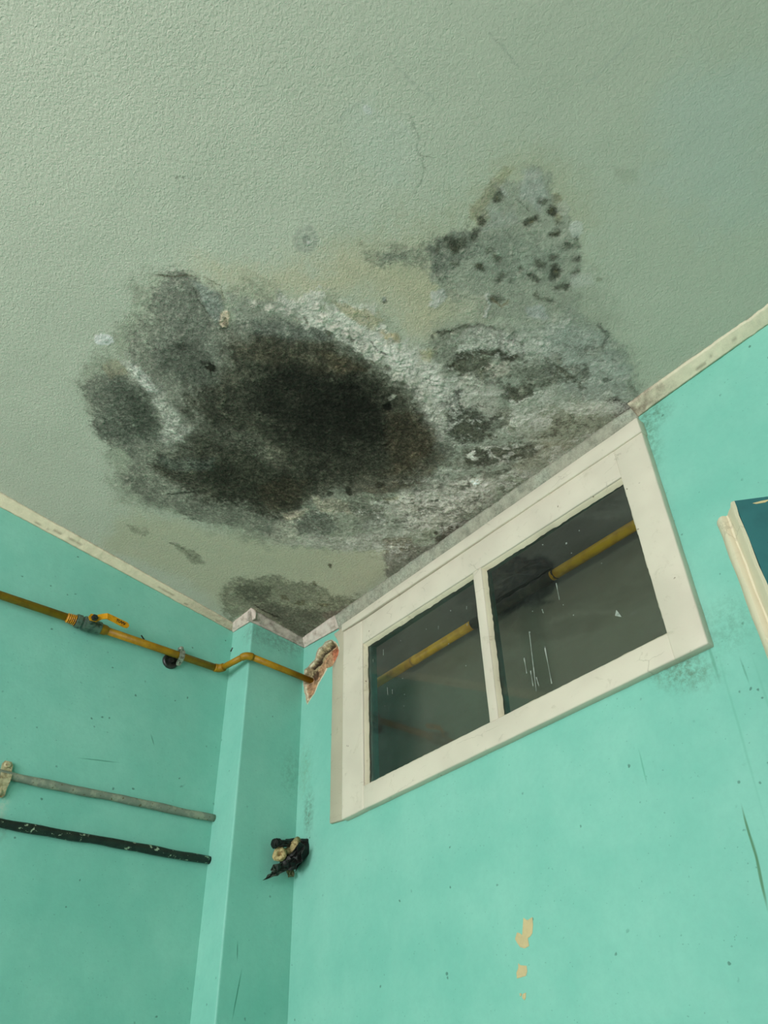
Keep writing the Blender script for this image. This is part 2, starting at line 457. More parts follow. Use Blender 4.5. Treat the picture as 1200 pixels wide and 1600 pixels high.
BLOOM_FIELD = [(1.123, -0.452), (1.3, -0.481), (1.404, -0.375), (1.528, -0.296), (1.512, -0.089), (1.439, 0.0), (1.262, 0.002), (0.94, -0.011), (0.608, -0.019), (0.468, -0.263), (0.491, -0.375), (0.783, -0.262), (0.957, -0.197), (1.058, -0.287)]
STAINS = [
 ('P',[1016,-970,1267,-797,1421,-590,1387,-441,1274,-458,1215,-568,1205,-677,1041,-896],(176,179,143),0.75,90,40,0,0.2,6),
 ('P',[1331,-773,1479,-679,1602,-647,1700,-636,1733,-562,1715,-466,1602,-378,1350,-526,1260,-644],(160,168,138),0.6,70,40,0,0.2,6),
 ('P',[133,-764,374,-369,627,-137,531,-7,213,-28,36,-40,-66,-270,-20,-499,-103,-744],(164,173,140),0.65,50,25,0,0.2,7),
 ('P',[1602,-378,1561,-115,1468,1,1276,-14,1045,-112,856,-227,1192,-489,1325,-504],(150,160,140),0.8,40,25,0,0.25,8),
 ('P',[1944,-573,2098,-433,1953,-211,1853,-279,1834,-396],(163,186,168),0.5,60,40,0,0.1,5),
 ('P',[931,-1087,1001,-1013,1026,-940,1112,-833,1176,-731,1203,-618,1202,-518,1180,-395,1066,-248,1045,-112,932,-53,724,-67,557,-182,389,-355,273,-520,211,-691,181,-830,338,-924,424,-1031,509,-1096,631,-1058,763,-1084,859,-1086],(140,147,128),0.75,32,22,0.3,0.3,10),
 ('P',[939,-1074,991,-1015,1007,-943,950,-892,1048,-810,1112,-712,1129,-619,1126,-516,1140,-434,1109,-354,1028,-255,920,-206,783,-262,667,-266,534,-335,381,-374,372,-486,288,-552,237,-705,217,-815,353,-859,354,-941,423,-1002,502,-1074,570,-1049,659,-1016,755,-1053,857,-1063],(120,124,111),0.92,14,16,0.5,0.3,12),
 ('P',[245,-860,451,-815,560,-708,490,-468,365,-435,296,-556,206,-733],(122,127,112),0.7,18,14,0.2,0.3,12),
 ('P',[967,-494,1121,-342,1062,-222,934,-153,771,-204,681,-323],(88,84,70),0.7,30,18,0.2,0.4,12),
 ('P',[929,-1070,976,-1017,966,-962,893,-899,850,-836,755,-820,724,-880,709,-951,753,-989,833,-1012,862,-1058],(117,122,110),0.85,16,10,0.3,0.12,12),
 ('P',[983,-1004,999,-951,981,-914,926,-903,947,-944,970,-982],(138,148,138),0.7,7,6,0.8,0.25,20),
 ('P',[750,-978,818,-949,826,-861,792,-783,709,-794,706,-870,699,-933],(84,89,78),0.7,18,10,0.2,0.25,14),
 ('P',[503,-1037,580,-1031,615,-995,624,-946,578,-894,520,-850,437,-844,374,-889,354,-941,404,-989],(98,104,92),0.88,26,18,0.4,0.3,14),
 ('P',[566,-981,601,-940,564,-893,513,-857,446,-884,455,-938],(72,78,67),0.75,30,14,0.2,0.3,14),
 ('P',[910,-881,985,-825,1048,-734,1092,-630,1096,-533,1108,-439,1079,-354,1003,-279,893,-258,792,-315,678,-368,554,-372,453,-421,427,-519,355,-612,341,-732,387,-803,520,-748,618,-778,649,-839,755,-820,841,-831],(80,81,68),0.92,32,24,0.4,0.35,13),
 ('P',[898,-827,987,-750,1059,-645,1079,-550,1062,-443,1054,-350,948,-270,837,-328,725,-402,594,-423,467,-453,396,-591,385,-673,400,-746,529,-690,608,-694,639,-773,734,-798,828,-775],(64,66,55),0.9,44,26,0.3,0.35,13),
 ('P',[919,-725,1009,-648,1044,-553,1039,-466,992,-396,910,-385,802,-436,704,-498,707,-566,752,-616,763,-696,841,-734],(43,44,36),0.88,52,26,0.2,0.3,13),
 ('P',[925,-650,1016,-573,1019,-472,982,-421,890,-436,804,-503,809,-591],(36,37,30),0.75,44,22,0,0.25,13),
 ('P',[476,-724,597,-624,651,-506,552,-463,446,-509,408,-598],(56,58,47),0.8,34,20,0,0.35,13),
 ('P',[908,-871,1010,-766,1070,-653,1093,-550,1024,-579,951,-707,873,-812],(84,78,62),0.35,22,14,0,0.5,16),
 ('P',[1040,-670,1077,-619,1074,-556,1020,-596],(94,84,62),0.3,12,8,0,0.5,18),
 ('P',[1015,-447,1076,-358,1013,-269,906,-246,831,-300,943,-368],(80,72,56),0.5,22,14,0,0.5,16),
 ('P',[528,-537,640,-499,674,-433,573,-408,455,-445],(66,60,46),0.5,14,8,0,0.5,16),
 ('P',[642,-815,751,-678,747,-527,668,-473,565,-604,520,-748],(70,72,60),0.6,40,22,0,0.5,16),
 ('P',[627,-807,655,-742,694,-642,690,-543,637,-563,601,-669,568,-764],(100,103,90),0.4,14,14,0.6,0.6,20),
 ('P',[701,-604,711,-546,668,-506,623,-532,638,-585],(112,112,96),0.5,12,10,0.4,0.5,20),
 ('P',[403,-811,494,-733,542,-676,485,-665,385,-760],(84,92,82),0.6,10,8,0.2,0.2,16),
 ('P',[959,-882,1048,-791,1118,-688,1105,-630,1036,-726,958,-845],(116,122,112),0.75,12,10,0.3,0.25,14),
 ('P',[659,-1044,675,-1014,656,-949,623,-880,599,-812,516,-783,478,-804,557,-869,619,-928,618,-987],(158,168,150),0.9,12,16,1.2,0.55,22),
 ('P',[659,-1016,653,-966,633,-908,613,-927,624,-980],(165,178,160),0.8,7,6,1.2,0.5,26),
 ('P',[603,-1064,650,-1039,621,-998,580,-1025],(146,142,118),0.6,10,8,0.4,0.4,24),
 ('P',[804,-1068,871,-1048,833,-1012,744,-984,723,-1019],(140,146,130),0.6,14,12,0.6,0.5,22),
 ('P',[801,-830,792,-831,783,-836,778,-844,777,-854,781,-862,788,-866,797,-866,806,-861,811,-852,812,-843,808,-835],(38,38,30),0.9,9,8,-1.2,0.3,40),
 ('P',[812,-922,806,-922,800,-925,794,-931,792,-937,792,-943,796,-946,802,-947,808,-943,813,-938,816,-931,815,-926],(60,62,52),0.7,6,4,-0.6,0.3,40),
 ('P',[1035,-438,1030,-436,1024,-437,1019,-440,1016,-445,1016,-450,1019,-455,1024,-457,1030,-456,1035,-453,1038,-448,1038,-442],(24,24,19),0.95,3,3,-2,0.3,40),
 ('P',[1072,-457,1070,-454,1064,-451,1057,-450,1051,-452,1047,-454,1046,-458,1048,-461,1054,-464,1061,-464,1067,-463,1071,-460],(150,155,138),0.8,3,2,1,0.3,40),
 ('P',[942,-880,932,-876,923,-876,917,-880,914,-886,917,-892,923,-898,933,-902,942,-902,948,-898,951,-892,948,-885],(62,62,50),0.6,6,4,0,0.3,40),
 ('P',[723,-332,715,-324,706,-319,700,-318,696,-322,698,-330,703,-339,711,-347,719,-351,726,-352,729,-348,728,-341],(48,48,38),0.85,4,3,-1.5,0.3,40),
 ('P',[672,-363,667,-361,662,-361,657,-364,655,-368,655,-372,658,-376,664,-378,669,-378,674,-376,676,-372,675,-367],(50,50,40),0.8,4,3,-1,0.3,40),
 ('P',[808,-279,801,-277,794,-278,786,-283,781,-290,781,-297,784,-302,790,-304,798,-303,806,-298,810,-291,811,-284],(60,58,46),0.8,5,4,-0.6,0.3,40),
 ('P',[855,-238,850,-236,844,-237,838,-240,834,-246,834,-251,836,-255,841,-257,847,-256,853,-253,857,-248,857,-242],(66,64,52),0.7,5,4,-0.6,0.3,40),
 ('S',[300,-711,346,-674,388,-649],(58,60,50),0.8,2.5,3,0.0,0.3,40),
 ('S',[972,-997,954,-966,935,-937],(74,78,68),0.7,1.5,3,0.0,0.3,40),
 ('S',[941,-1072,967,-1038,998,-1012],(84,84,68),0.8,1.8,3,0.0,0.3,40),
 ('S',[1015,-990,1020,-946,995,-919],(98,94,74),0.6,2,3,0.0,0.3,40),
 ('P',[958,-884,945,-881,933,-881,926,-886,926,-893,932,-901,943,-908,956,-911,968,-910,974,-906,975,-898,969,-891],(186,182,150),0.9,4,4,2.5,0.3,40),
 ('P',[951,-885,945,-883,939,-882,935,-883,935,-887,937,-891,942,-894,948,-897,954,-898,957,-896,958,-893,956,-889],(108,106,84),0.7,4,2,-1,0.3,40),
 ('P',[999,-915,1060,-872,1105,-829,1123,-786,1082,-767,1030,-816,968,-860,964,-889],(142,149,134),0.85,10,14,1.2,0.5,26),
 ('P',[1098,-824,1145,-782,1180,-715,1210,-652,1211,-585,1198,-514,1196,-446,1180,-395,1136,-361,1128,-414,1129,-457,1124,-510,1120,-562,1122,-613,1103,-658,1102,-705,1081,-757],(182,193,172),0.95,8,26,1.5,0.4,26),
 ('P',[1173,-574,1227,-518,1222,-433,1168,-352,1105,-329,1125,-400,1138,-464,1134,-522],(180,191,170),0.85,16,22,1.5,0.3,22),
 ('P',[1174,-729,1221,-661,1221,-612,1188,-616,1162,-673],(158,152,110),0.6,9,9,0.6,0.4,24),
 ('P',[1184,-612,1215,-568,1204,-549,1166,-568],(150,136,92),0.6,7,7,1.2,0.4,26),
 ('P',[1219,-501,1246,-474,1206,-449,1184,-472],(160,156,112),0.55,9,8,0.6,0.4,24),
 ('P',[1091,-787,1088,-784,1083,-782,1077,-782,1072,-785,1069,-788,1069,-792,1072,-795,1077,-797,1083,-797,1088,-795,1091,-791],(184,192,170),0.8,4,5,2.5,0.3,50),
 ('P',[1136,-783,1133,-779,1127,-777,1120,-777,1114,-780,1110,-784,1110,-789,1114,-793,1120,-795,1127,-794,1133,-792,1136,-788],(184,192,170),0.8,4,5,2.5,0.3,50),
 ('P',[1138,-717,1135,-713,1127,-710,1119,-710,1112,-713,1108,-718,1107,-723,1111,-728,1119,-731,1127,-731,1134,-728,1138,-723],(184,192,170),0.8,4,5,2.5,0.3,50),
 ('P',[1131,-686,1128,-681,1122,-679,1115,-679,1108,-682,1105,-686,1105,-691,1108,-695,1114,-697,1121,-697,1127,-695,1131,-690],(184,192,170),0.8,4,5,2.5,0.3,50),
 ('P',[1143,-654,1139,-649,1133,-647,1126,-647,1120,-649,1116,-654,1116,-658,1120,-663,1126,-665,1133,-665,1139,-663,1143,-659],(184,192,170),0.8,4,5,2.5,0.3,50),
 ('P',[1163,-633,1160,-628,1154,-626,1147,-626,1141,-628,1137,-632,1137,-637,1140,-641,1146,-644,1153,-644,1160,-642,1163,-637],(184,192,170),0.8,4,5,2.5,0.3,50),
 ('P',[1154,-746,1151,-742,1145,-739,1138,-740,1132,-742,1128,-746,1128,-751,1131,-755,1137,-757,1144,-757,1150,-754,1154,-750],(184,192,170),0.8,4,5,2.5,0.3,50),
 ('P',[1069,-829,1065,-826,1059,-824,1052,-824,1045,-827,1042,-831,1042,-835,1045,-839,1051,-841,1059,-841,1065,-838,1068,-834],(184,192,170),0.8,4,5,2.5,0.3,50),
 ('P',[1046,-863,1044,-860,1038,-858,1032,-858,1027,-861,1024,-864,1024,-868,1027,-871,1032,-873,1038,-872,1043,-870,1046,-867],(184,192,170),0.8,4,5,2.5,0.3,50),
 ('P',[1141,-594,1137,-588,1130,-585,1122,-585,1114,-588,1110,-593,1110,-599,1114,-604,1121,-607,1129,-607,1137,-604,1141,-599],(184,192,170),0.8,4,5,2.5,0.3,50),
 ('P',[1140,-554,1136,-550,1130,-547,1123,-547,1116,-549,1112,-553,1112,-559,1116,-563,1122,-566,1129,-566,1136,-564,1139,-559],(184,192,170),0.8,4,5,2.5,0.3,50),
 ('P',[1137,-485,1133,-479,1125,-476,1117,-475,1109,-478,1105,-483,1104,-489,1109,-495,1116,-498,1125,-498,1132,-496,1137,-491],(184,192,170),0.8,4,5,2.5,0.3,50),
 ('P',[1145,-444,1141,-438,1134,-435,1125,-434,1117,-437,1113,-442,1113,-448,1117,-453,1124,-457,1133,-458,1141,-455,1145,-450],(184,192,170),0.8,4,5,2.5,0.3,50),
 ('P',[1127,-399,1124,-394,1117,-391,1110,-390,1103,-392,1099,-397,1099,-402,1103,-407,1109,-410,1117,-411,1123,-409,1127,-404],(184,192,170),0.8,4,5,2.5,0.3,50),
 ('P',[1093,-736,1089,-736,1086,-739,1084,-744,1085,-749,1087,-753,1090,-755,1094,-754,1097,-751,1099,-747,1098,-742,1096,-738],(96,96,80),0.7,4,5,-0.6,0.3,50),
 ('P',[1099,-679,1095,-680,1092,-683,1090,-687,1091,-692,1093,-696,1096,-698,1100,-698,1103,-695,1105,-690,1105,-685,1103,-681],(96,96,80),0.7,4,5,-0.6,0.3,50),
 ('P',[1124,-628,1121,-628,1117,-631,1116,-636,1116,-641,1118,-645,1121,-647,1125,-647,1128,-644,1130,-639,1130,-634,1128,-630],(96,96,80),0.7,4,5,-0.6,0.3,50),
 ('P',[1107,-554,1103,-555,1100,-558,1098,-563,1098,-568,1100,-572,1104,-574,1108,-574,1111,-571,1112,-566,1112,-561,1110,-556],(96,96,80),0.7,4,5,-0.6,0.3,50),
 ('P',[1122,-512,1118,-512,1115,-515,1113,-520,1114,-525,1116,-530,1119,-532,1123,-532,1126,-529,1128,-524,1128,-518,1126,-514],(96,96,80),0.7,4,5,-0.6,0.3,50),
 ('P',[1113,-453,1110,-453,1106,-456,1104,-461,1105,-467,1107,-471,1110,-473,1114,-473,1118,-470,1119,-465,1119,-460,1117,-455],(96,96,80),0.7,4,5,-0.6,0.3,50),
 ('P',[1198,-636,1196,-636,1194,-638,1193,-641,1193,-644,1194,-646,1196,-647,1198,-647,1200,-645,1201,-643,1201,-640,1200,-637],(96,96,80),0.7,4,5,-0.6,0.3,50),
 ('P',[1262,-631,1259,-631,1257,-634,1255,-637,1255,-641,1257,-644,1259,-646,1262,-646,1265,-643,1266,-640,1266,-636,1264,-633],(96,96,80),0.7,4,5,-0.6,0.3,50),
 ('S',[1154,-593,1150,-571,1149,-554],(60,58,44),0.8,2.2,4,0.0,0.3,40),
 ('S',[1181,-540,1166,-568,1164,-590],(120,100,60),0.7,2,4,0.0,0.3,40),
 ('P',[1267,-642,1264,-640,1260,-640,1258,-642,1256,-644,1257,-648,1259,-650,1262,-652,1265,-652,1268,-650,1269,-647,1269,-644],(120,128,122),0.7,4,2,0.0,0.3,40),
 ('P',[1317,-748,1364,-727,1418,-681,1487,-649,1530,-624,1434,-621,1368,-657,1315,-706],(128,134,118),0.75,16,14,0.2,0.45,18),
 ('P',[1337,-732,1393,-678,1374,-662,1329,-699],(112,118,106),0.5,10,8,0,0.5,24),
 ('P',[1279,-846,1264,-840,1247,-840,1234,-848,1228,-860,1231,-874,1241,-886,1257,-892,1273,-891,1286,-884,1292,-871,1289,-858],(148,158,142),0.7,5,5,0.3,0.4,40),
 ('P',[1272,-853,1262,-849,1251,-849,1243,-854,1239,-862,1241,-871,1248,-879,1258,-883,1269,-882,1277,-878,1281,-870,1279,-861],(165,182,157),0.5,5,4,0,0.2,40),
 ('P',[1264,-858,1257,-855,1250,-855,1246,-858,1244,-862,1245,-868,1250,-873,1256,-875,1263,-876,1268,-873,1270,-868,1268,-863],(140,150,136),0.8,4,4,0.5,0.4,50),
 ('P',[1260,-853,1257,-853,1255,-853,1253,-854,1252,-856,1252,-858,1254,-860,1256,-861,1258,-860,1260,-859,1261,-857,1261,-855],(185,195,178),0.8,2,2,1,0.3,40),
 ('P',[689,-1070,677,-1070,665,-1075,655,-1084,650,-1095,652,-1105,660,-1111,672,-1111,684,-1106,694,-1097,699,-1086,697,-1076],(186,200,186),0.95,3,4,1.0,0.15,40),
 ('P',[683,-1076,679,-1076,674,-1077,670,-1079,668,-1083,668,-1086,671,-1089,675,-1090,680,-1089,684,-1086,686,-1082,686,-1079],(140,155,142),0.7,2,2,0.0,0.3,40),
 ('P',[1630,-670,1635,-634,1650,-611,1683,-630,1713,-595,1691,-550,1691,-516,1670,-454,1634,-398,1590,-369,1554,-315,1485,-291,1428,-399,1398,-481,1371,-561,1384,-618,1430,-651,1479,-642,1531,-619,1572,-640],(146,154,137),0.95,9,14,0.5,0.2,20),
 ('P',[1432,-665,1525,-619,1492,-570,1410,-580,1392,-621],(116,122,110),0.8,14,12,0.2,0.3,20),
 ('P',[1508,-585,1580,-551,1624,-462,1573,-387,1485,-456,1449,-539],(126,135,122),0.6,24,16,0.2,0.35,18),
 ('P',[1681,-626,1709,-592,1688,-554,1654,-542,1637,-590],(156,168,154),0.7,10,8,0.3,0.2,24),
 ('P',[1634,-660,1638,-628,1624,-604,1620,-628],(158,168,152),0.8,5,4,0.6,0.2,30),
 ('P',[1569,-633,1609,-580,1603,-556,1543,-590],(152,162,148),0.6,10,8,0.3,0.3,24),
 ('P',[1540,-624,1565,-648,1630,-665,1657,-664,1672,-644,1611,-637,1551,-612],(150,146,112),0.5,10,8,0.2,0.4,20),
 ('P',[1691,-550,1698,-524,1684,-499,1654,-502],(138,132,100),0.5,8,6,0,0.4,20),
 ('P',[1616,-615,1612,-612,1607,-611,1601,-612,1596,-616,1594,-621,1594,-626,1598,-629,1603,-630,1609,-629,1614,-625,1616,-620],(72,74,60),0.9,11,4,-0.5,0.3,60),
 ('P',[1621,-619,1616,-615,1611,-614,1607,-615,1606,-619,1607,-625,1611,-630,1616,-633,1621,-634,1625,-633,1626,-629,1625,-624],(96,100,86),0.9,11,4,-0.5,0.3,60),
 ('P',[1548,-599,1544,-601,1541,-606,1540,-612,1543,-619,1547,-623,1551,-624,1556,-622,1559,-617,1559,-611,1557,-604,1553,-600],(72,74,60),0.9,11,4,-0.5,0.3,60),
 ('P',[1524,-595,1517,-592,1510,-591,1506,-593,1506,-597,1510,-603,1516,-608,1523,-612,1530,-613,1534,-611,1534,-606,1530,-601],(96,100,86),0.9,11,4,-0.5,0.3,60),
 ('P',[1638,-531,1634,-527,1626,-526,1617,-527,1608,-532,1602,-537,1601,-542,1605,-546,1613,-547,1623,-546,1631,-542,1637,-536],(72,74,60),0.9,11,4,-0.5,0.3,60),
 ('P',[1678,-542,1675,-540,1670,-539,1663,-541,1658,-545,1655,-550,1655,-554,1658,-557,1663,-557,1670,-555,1675,-551,1678,-547],(96,100,86),0.9,11,4,-0.5,0.3,60),
 ('P',[1676,-517,1673,-512,1668,-509,1662,-509,1657,-512,1654,-517,1654,-523,1657,-528,1662,-531,1668,-531,1673,-528,1676,-523],(72,74,60),0.9,11,4,-0.5,0.3,60),
 ('P',[1665,-495,1664,-491,1661,-488,1657,-487,1652,-487,1649,-489,1647,-492,1648,-496,1651,-498,1656,-500,1660,-500,1664,-498],(96,100,86),0.9,11,4,-0.5,0.3,60),
 ('P',[1649,-471,1645,-469,1638,-469,1631,-473,1624,-478,1620,-483,1620,-488,1624,-491,1631,-490,1639,-487,1645,-482,1649,-476],(72,74,60),0.9,11,4,-0.5,0.3,60),
 ('P',[1649,-442,1647,-437,1643,-432,1637,-431,1632,-433,1628,-437,1628,-443,1630,-449,1634,-453,1640,-454,1645,-452,1648,-448],(96,100,86),0.9,11,4,-0.5,0.3,60),
 ('P',[1659,-431,1654,-426,1649,-423,1646,-423,1646,-427,1648,-432,1653,-438,1658,-443,1663,-446,1666,-445,1666,-442,1663,-437],(96,100,86),0.9,11,4,-0.5,0.3,60),
 ('P',[1638,-409,1637,-405,1635,-401,1631,-398,1626,-398,1622,-399,1620,-403,1620,-407,1623,-412,1627,-414,1632,-415,1636,-413],(96,100,86),0.9,11,4,-0.5,0.3,60),
 ('P',[1619,-383,1617,-381,1612,-379,1604,-379,1597,-379,1592,-381,1591,-384,1593,-387,1598,-388,1606,-389,1613,-388,1617,-386],(96,100,86),0.9,11,4,-0.5,0.3,60),
 ('P',[1582,-406,1573,-403,1566,-404,1561,-408,1562,-414,1566,-421,1574,-427,1582,-430,1590,-429,1594,-425,1594,-419,1590,-412],(72,74,60),0.9,11,4,-0.5,0.3,60),
 ('P',[1576,-444,1572,-442,1566,-442,1561,-446,1557,-452,1557,-458,1559,-463,1564,-465,1570,-464,1575,-461,1578,-455,1579,-449],(96,100,86),0.9,11,4,-0.5,0.3,60),
 ('P',[1609,-439,1606,-436,1601,-436,1595,-437,1589,-441,1586,-445,1586,-449,1589,-451,1594,-452,1600,-450,1605,-446,1609,-442],(96,100,86),0.9,11,4,-0.5,0.3,60),
 ('P',[1514,-513,1510,-514,1507,-519,1506,-527,1507,-534,1509,-540,1513,-542,1518,-541,1521,-536,1522,-529,1521,-521,1518,-515],(96,100,86),0.9,11,4,-0.5,0.3,60),
 ('P',[1520,-547,1516,-545,1512,-545,1508,-547,1506,-551,1507,-555,1509,-559,1513,-561,1517,-561,1520,-559,1522,-555,1522,-551],(96,100,86),0.9,11,4,-0.5,0.3,60),
 ('P',[1474,-528,1469,-530,1466,-535,1464,-542,1465,-550,1469,-556,1474,-558,1479,-557,1483,-552,1484,-544,1483,-537,1479,-531],(72,74,60),0.9,11,4,-0.5,0.3,60),
 ('P',[1482,-605,1474,-600,1466,-600,1458,-605,1455,-612,1455,-621,1460,-628,1468,-632,1476,-632,1483,-627,1487,-620,1486,-612],(72,74,60),0.9,11,4,-0.5,0.3,60),
 ('P',[1480,-628,1474,-625,1469,-625,1464,-628,1461,-633,1461,-639,1465,-644,1470,-647,1476,-647,1481,-644,1484,-639,1483,-633],(96,100,86),0.9,11,4,-0.5,0.3,60),
 ('P',[1497,-601,1492,-598,1486,-598,1480,-602,1477,-608,1477,-614,1480,-619,1485,-622,1492,-621,1497,-618,1500,-612,1500,-606],(96,100,86),0.9,11,4,-0.5,0.3,60),
 ('P',[1452,-637,1446,-633,1440,-632,1436,-633,1435,-637,1436,-643,1441,-648,1447,-652,1452,-653,1456,-651,1458,-647,1456,-642],(96,100,86),0.9,11,4,-0.5,0.3,60),
 ('P',[1512,-593,1509,-592,1506,-592,1503,-593,1502,-596,1502,-600,1504,-603,1507,-604,1510,-604,1513,-603,1514,-600,1514,-596],(96,100,86),0.9,11,4,-0.5,0.3,60),
 ('P',[1484,-485,1477,-484,1471,-485,1469,-489,1470,-493,1474,-498,1481,-501,1487,-502,1493,-500,1495,-497,1494,-492,1490,-488],(96,100,86),0.9,11,4,-0.5,0.3,60),
 ('P',[1499,-466,1494,-464,1490,-464,1488,-465,1488,-468,1491,-472,1495,-475,1500,-477,1504,-477,1507,-475,1506,-472,1504,-469],(96,100,86),0.9,11,4,-0.5,0.3,60),
 ('P',[1533,-472,1529,-470,1525,-469,1523,-471,1523,-473,1524,-477,1527,-480,1531,-482,1535,-482,1537,-481,1537,-478,1536,-475],(96,100,86),0.9,11,4,-0.5,0.3,60),
 ('P',[1580,-370,1576,-367,1569,-368,1561,-371,1554,-376,1550,-382,1550,-387,1555,-390,1562,-390,1570,-387,1577,-381,1581,-375],(96,100,86),0.9,11,4,-0.5,0.3,60),
 ('P',[1514,-398,1509,-394,1504,-393,1500,-395,1498,-399,1499,-404,1503,-410,1508,-413,1514,-415,1518,-413,1519,-409,1518,-403],(96,100,86),0.9,11,4,-0.5,0.3,60),
 ('P',[1525,-368,1521,-369,1516,-373,1510,-381,1505,-390,1503,-397,1503,-401,1507,-401,1512,-396,1518,-388,1523,-379,1525,-372],(96,100,86),0.9,11,4,-0.5,0.3,60),
 ('P',[1451,-576,1447,-576,1441,-578,1435,-583,1430,-590,1428,-596,1429,-600,1433,-601,1439,-598,1445,-593,1450,-586,1452,-580],(96,100,86),0.9,11,4,-0.5,0.3,60),
 ('P',[1451,-445,1445,-444,1438,-448,1431,-455,1427,-464,1426,-473,1429,-478,1435,-479,1443,-475,1449,-468,1453,-459,1454,-450],(96,100,86),0.9,11,4,-0.5,0.3,60),
 ('P',[1538,-424,1534,-425,1530,-430,1528,-438,1527,-447,1528,-453,1531,-457,1535,-456,1538,-450,1541,-442,1541,-434,1540,-427],(96,100,86),0.9,11,4,-0.5,0.3,60),
 ('P',[1625,-534,1624,-533,1621,-532,1618,-533,1615,-534,1613,-536,1612,-538,1614,-539,1616,-539,1620,-538,1623,-537,1624,-535],(112,110,84),0.7,3,3,0.6,0.3,40),
 ('P',[1612,-620,1611,-619,1609,-619,1608,-619,1607,-621,1608,-623,1609,-624,1610,-625,1612,-626,1613,-625,1614,-624,1613,-622],(112,110,84),0.7,3,3,0.6,0.3,40),
 ('P',[1670,-519,1668,-518,1666,-518,1664,-519,1663,-521,1663,-523,1664,-525,1666,-526,1668,-526,1670,-525,1671,-523,1671,-521],(112,110,84),0.7,3,3,0.6,0.3,40),
 ('P',[1579,-414,1576,-413,1574,-413,1573,-414,1573,-415,1574,-417,1577,-419,1580,-420,1582,-420,1583,-419,1583,-418,1581,-416],(112,110,84),0.7,3,3,0.6,0.3,40),
 ('P',[1684,-447,1677,-442,1669,-442,1662,-446,1659,-453,1659,-462,1663,-470,1670,-475,1678,-475,1685,-471,1689,-464,1689,-455],(176,190,172),0.75,3,3,0.6,0.1,40),
 ('P',[1692,-500,1687,-497,1681,-497,1676,-500,1673,-505,1674,-512,1677,-517,1682,-521,1688,-521,1693,-518,1696,-512,1695,-506],(168,180,160),0.5,5,4,0.3,0.1,40),
 ('P',[1592,-388,1625,-354,1615,-331,1576,-350],(170,182,164),0.6,8,6,0.3,0.2,14),
 ('P',[1633,-330,1631,-328,1627,-329,1624,-331,1621,-335,1621,-339,1622,-342,1625,-343,1628,-343,1632,-340,1634,-337,1634,-333],(140,146,126),0.7,4,4,0.0,0.3,40),
 ('S',[1633,-590,1633,-571,1632,-555],(110,116,104),0.8,1.2,2,0.6,0.3,40),
 ('S',[1451,-650,1422,-644,1397,-616,1388,-580],(112,118,104),0.6,3,6,0.4,0.3,40),
 ('P',[1352,-583,1379,-571,1372,-546,1327,-545,1323,-565],(178,190,176),0.75,6,8,1.8,0.4,30),
 ('P',[1386,-559,1432,-484,1407,-444,1356,-472,1350,-526],(160,168,144),0.6,12,14,1.5,0.5,34),
 ('S',[1437,-488,1423,-463,1395,-452],(182,194,178),0.8,3,5,2,0.3,40),
 ('S',[1437,-472,1438,-440,1460,-441],(112,104,78),0.7,2.5,5,-0.5,0.3,40),
 ('P',[1471,-401,1498,-378,1480,-345,1455,-375],(160,174,162),0.7,8,6,0.5,0.2,14),
 ('P',[1550,-320,1561,-237,1547,-154,1507,-67,1461,-5,1383,8,1216,4,1070,9,940,-11,821,-51,748,-137,837,-211,992,-228,1121,-342,1247,-434,1383,-396,1467,-335],(140,150,136),0.7,16,16,0.6,0.5,14),
 ('P',[1488,-337,1551,-236,1523,-103,1476,-45,1405,-89,1367,-207,1409,-295],(148,160,147),0.75,16,12,0.5,0.35,18),
 ('P',[1242,-491,1296,-498,1361,-456,1404,-375,1405,-312,1355,-272,1272,-330,1205,-396],(128,134,120),0.8,14,12,0.6,0.5,20),
 ('S',[1268,-494,1297,-489,1328,-477,1361,-436,1391,-383,1392,-337],(72,74,60),0.8,4,8,-0.4,0.3,40),
 ('P',[1357,-452,1402,-372,1389,-328,1359,-351,1337,-413,1293,-451],(158,167,150),0.75,8,8,1.5,0.4,28),
 ('S',[1231,-419,1271,-414,1314,-391,1343,-357,1352,-322,1383,-322],(66,67,54),0.85,8,9,-0.6,0.3,40),
 ('P',[1240,-428,1322,-378,1296,-332,1241,-333,1222,-380],(84,84,68),0.75,12,12,-0.4,0.5,24),
 ('S',[1261,-319,1275,-300,1296,-306],(60,60,48),0.7,3.5,6,-0.5,0.3,40),
 ('P',[1304,-350,1339,-320,1305,-297,1275,-322],(168,174,152),0.7,8,10,1.2,0.45,30),
 ('P',[1138,-464,1187,-401,1239,-363,1278,-270,1198,-237,1179,-285,1117,-317,1042,-272,1086,-377],(168,178,158),0.75,16,16,1.2,0.45,22),
 ('P',[1176,-366,1202,-359,1169,-294,1172,-234,1117,-199,1075,-234,1070,-275,1111,-323],(78,82,70),0.9,10,12,-0.3,0.35,22),
 ('P',[1155,-308,1174,-247,1114,-202,1072,-243],(92,96,84),0.6,12,10,0,0.3,22),
 ('P',[1067,-217,1120,-184,1164,-135,1226,-99,1185,-66,1124,-94,1062,-128,1025,-170],(96,99,85),0.9,9,9,0.2,0.3,22),
 ('P',[1068,-209,1113,-173,1087,-129,1037,-164],(84,88,76),0.6,8,7,0,0.2,22),
 ('P',[1279,-282,1341,-247,1319,-201,1272,-220,1261,-254],(88,90,76),0.85,12,10,0,0.4,22),
 ('P',[1313,-229,1307,-225,1300,-225,1294,-229,1290,-235,1290,-242,1294,-249,1300,-252,1307,-252,1313,-248,1317,-242,1317,-235],(140,145,128),0.8,5,4,0.8,0.3,40),
 ('P',[1219,-245,1254,-224,1222,-170,1192,-185],(104,106,90),0.75,12,10,0,0.4,22),
 ('P',[1375,-304,1428,-250,1400,-175,1339,-222,1332,-270],(110,114,100),0.65,18,14,0,0.45,22),
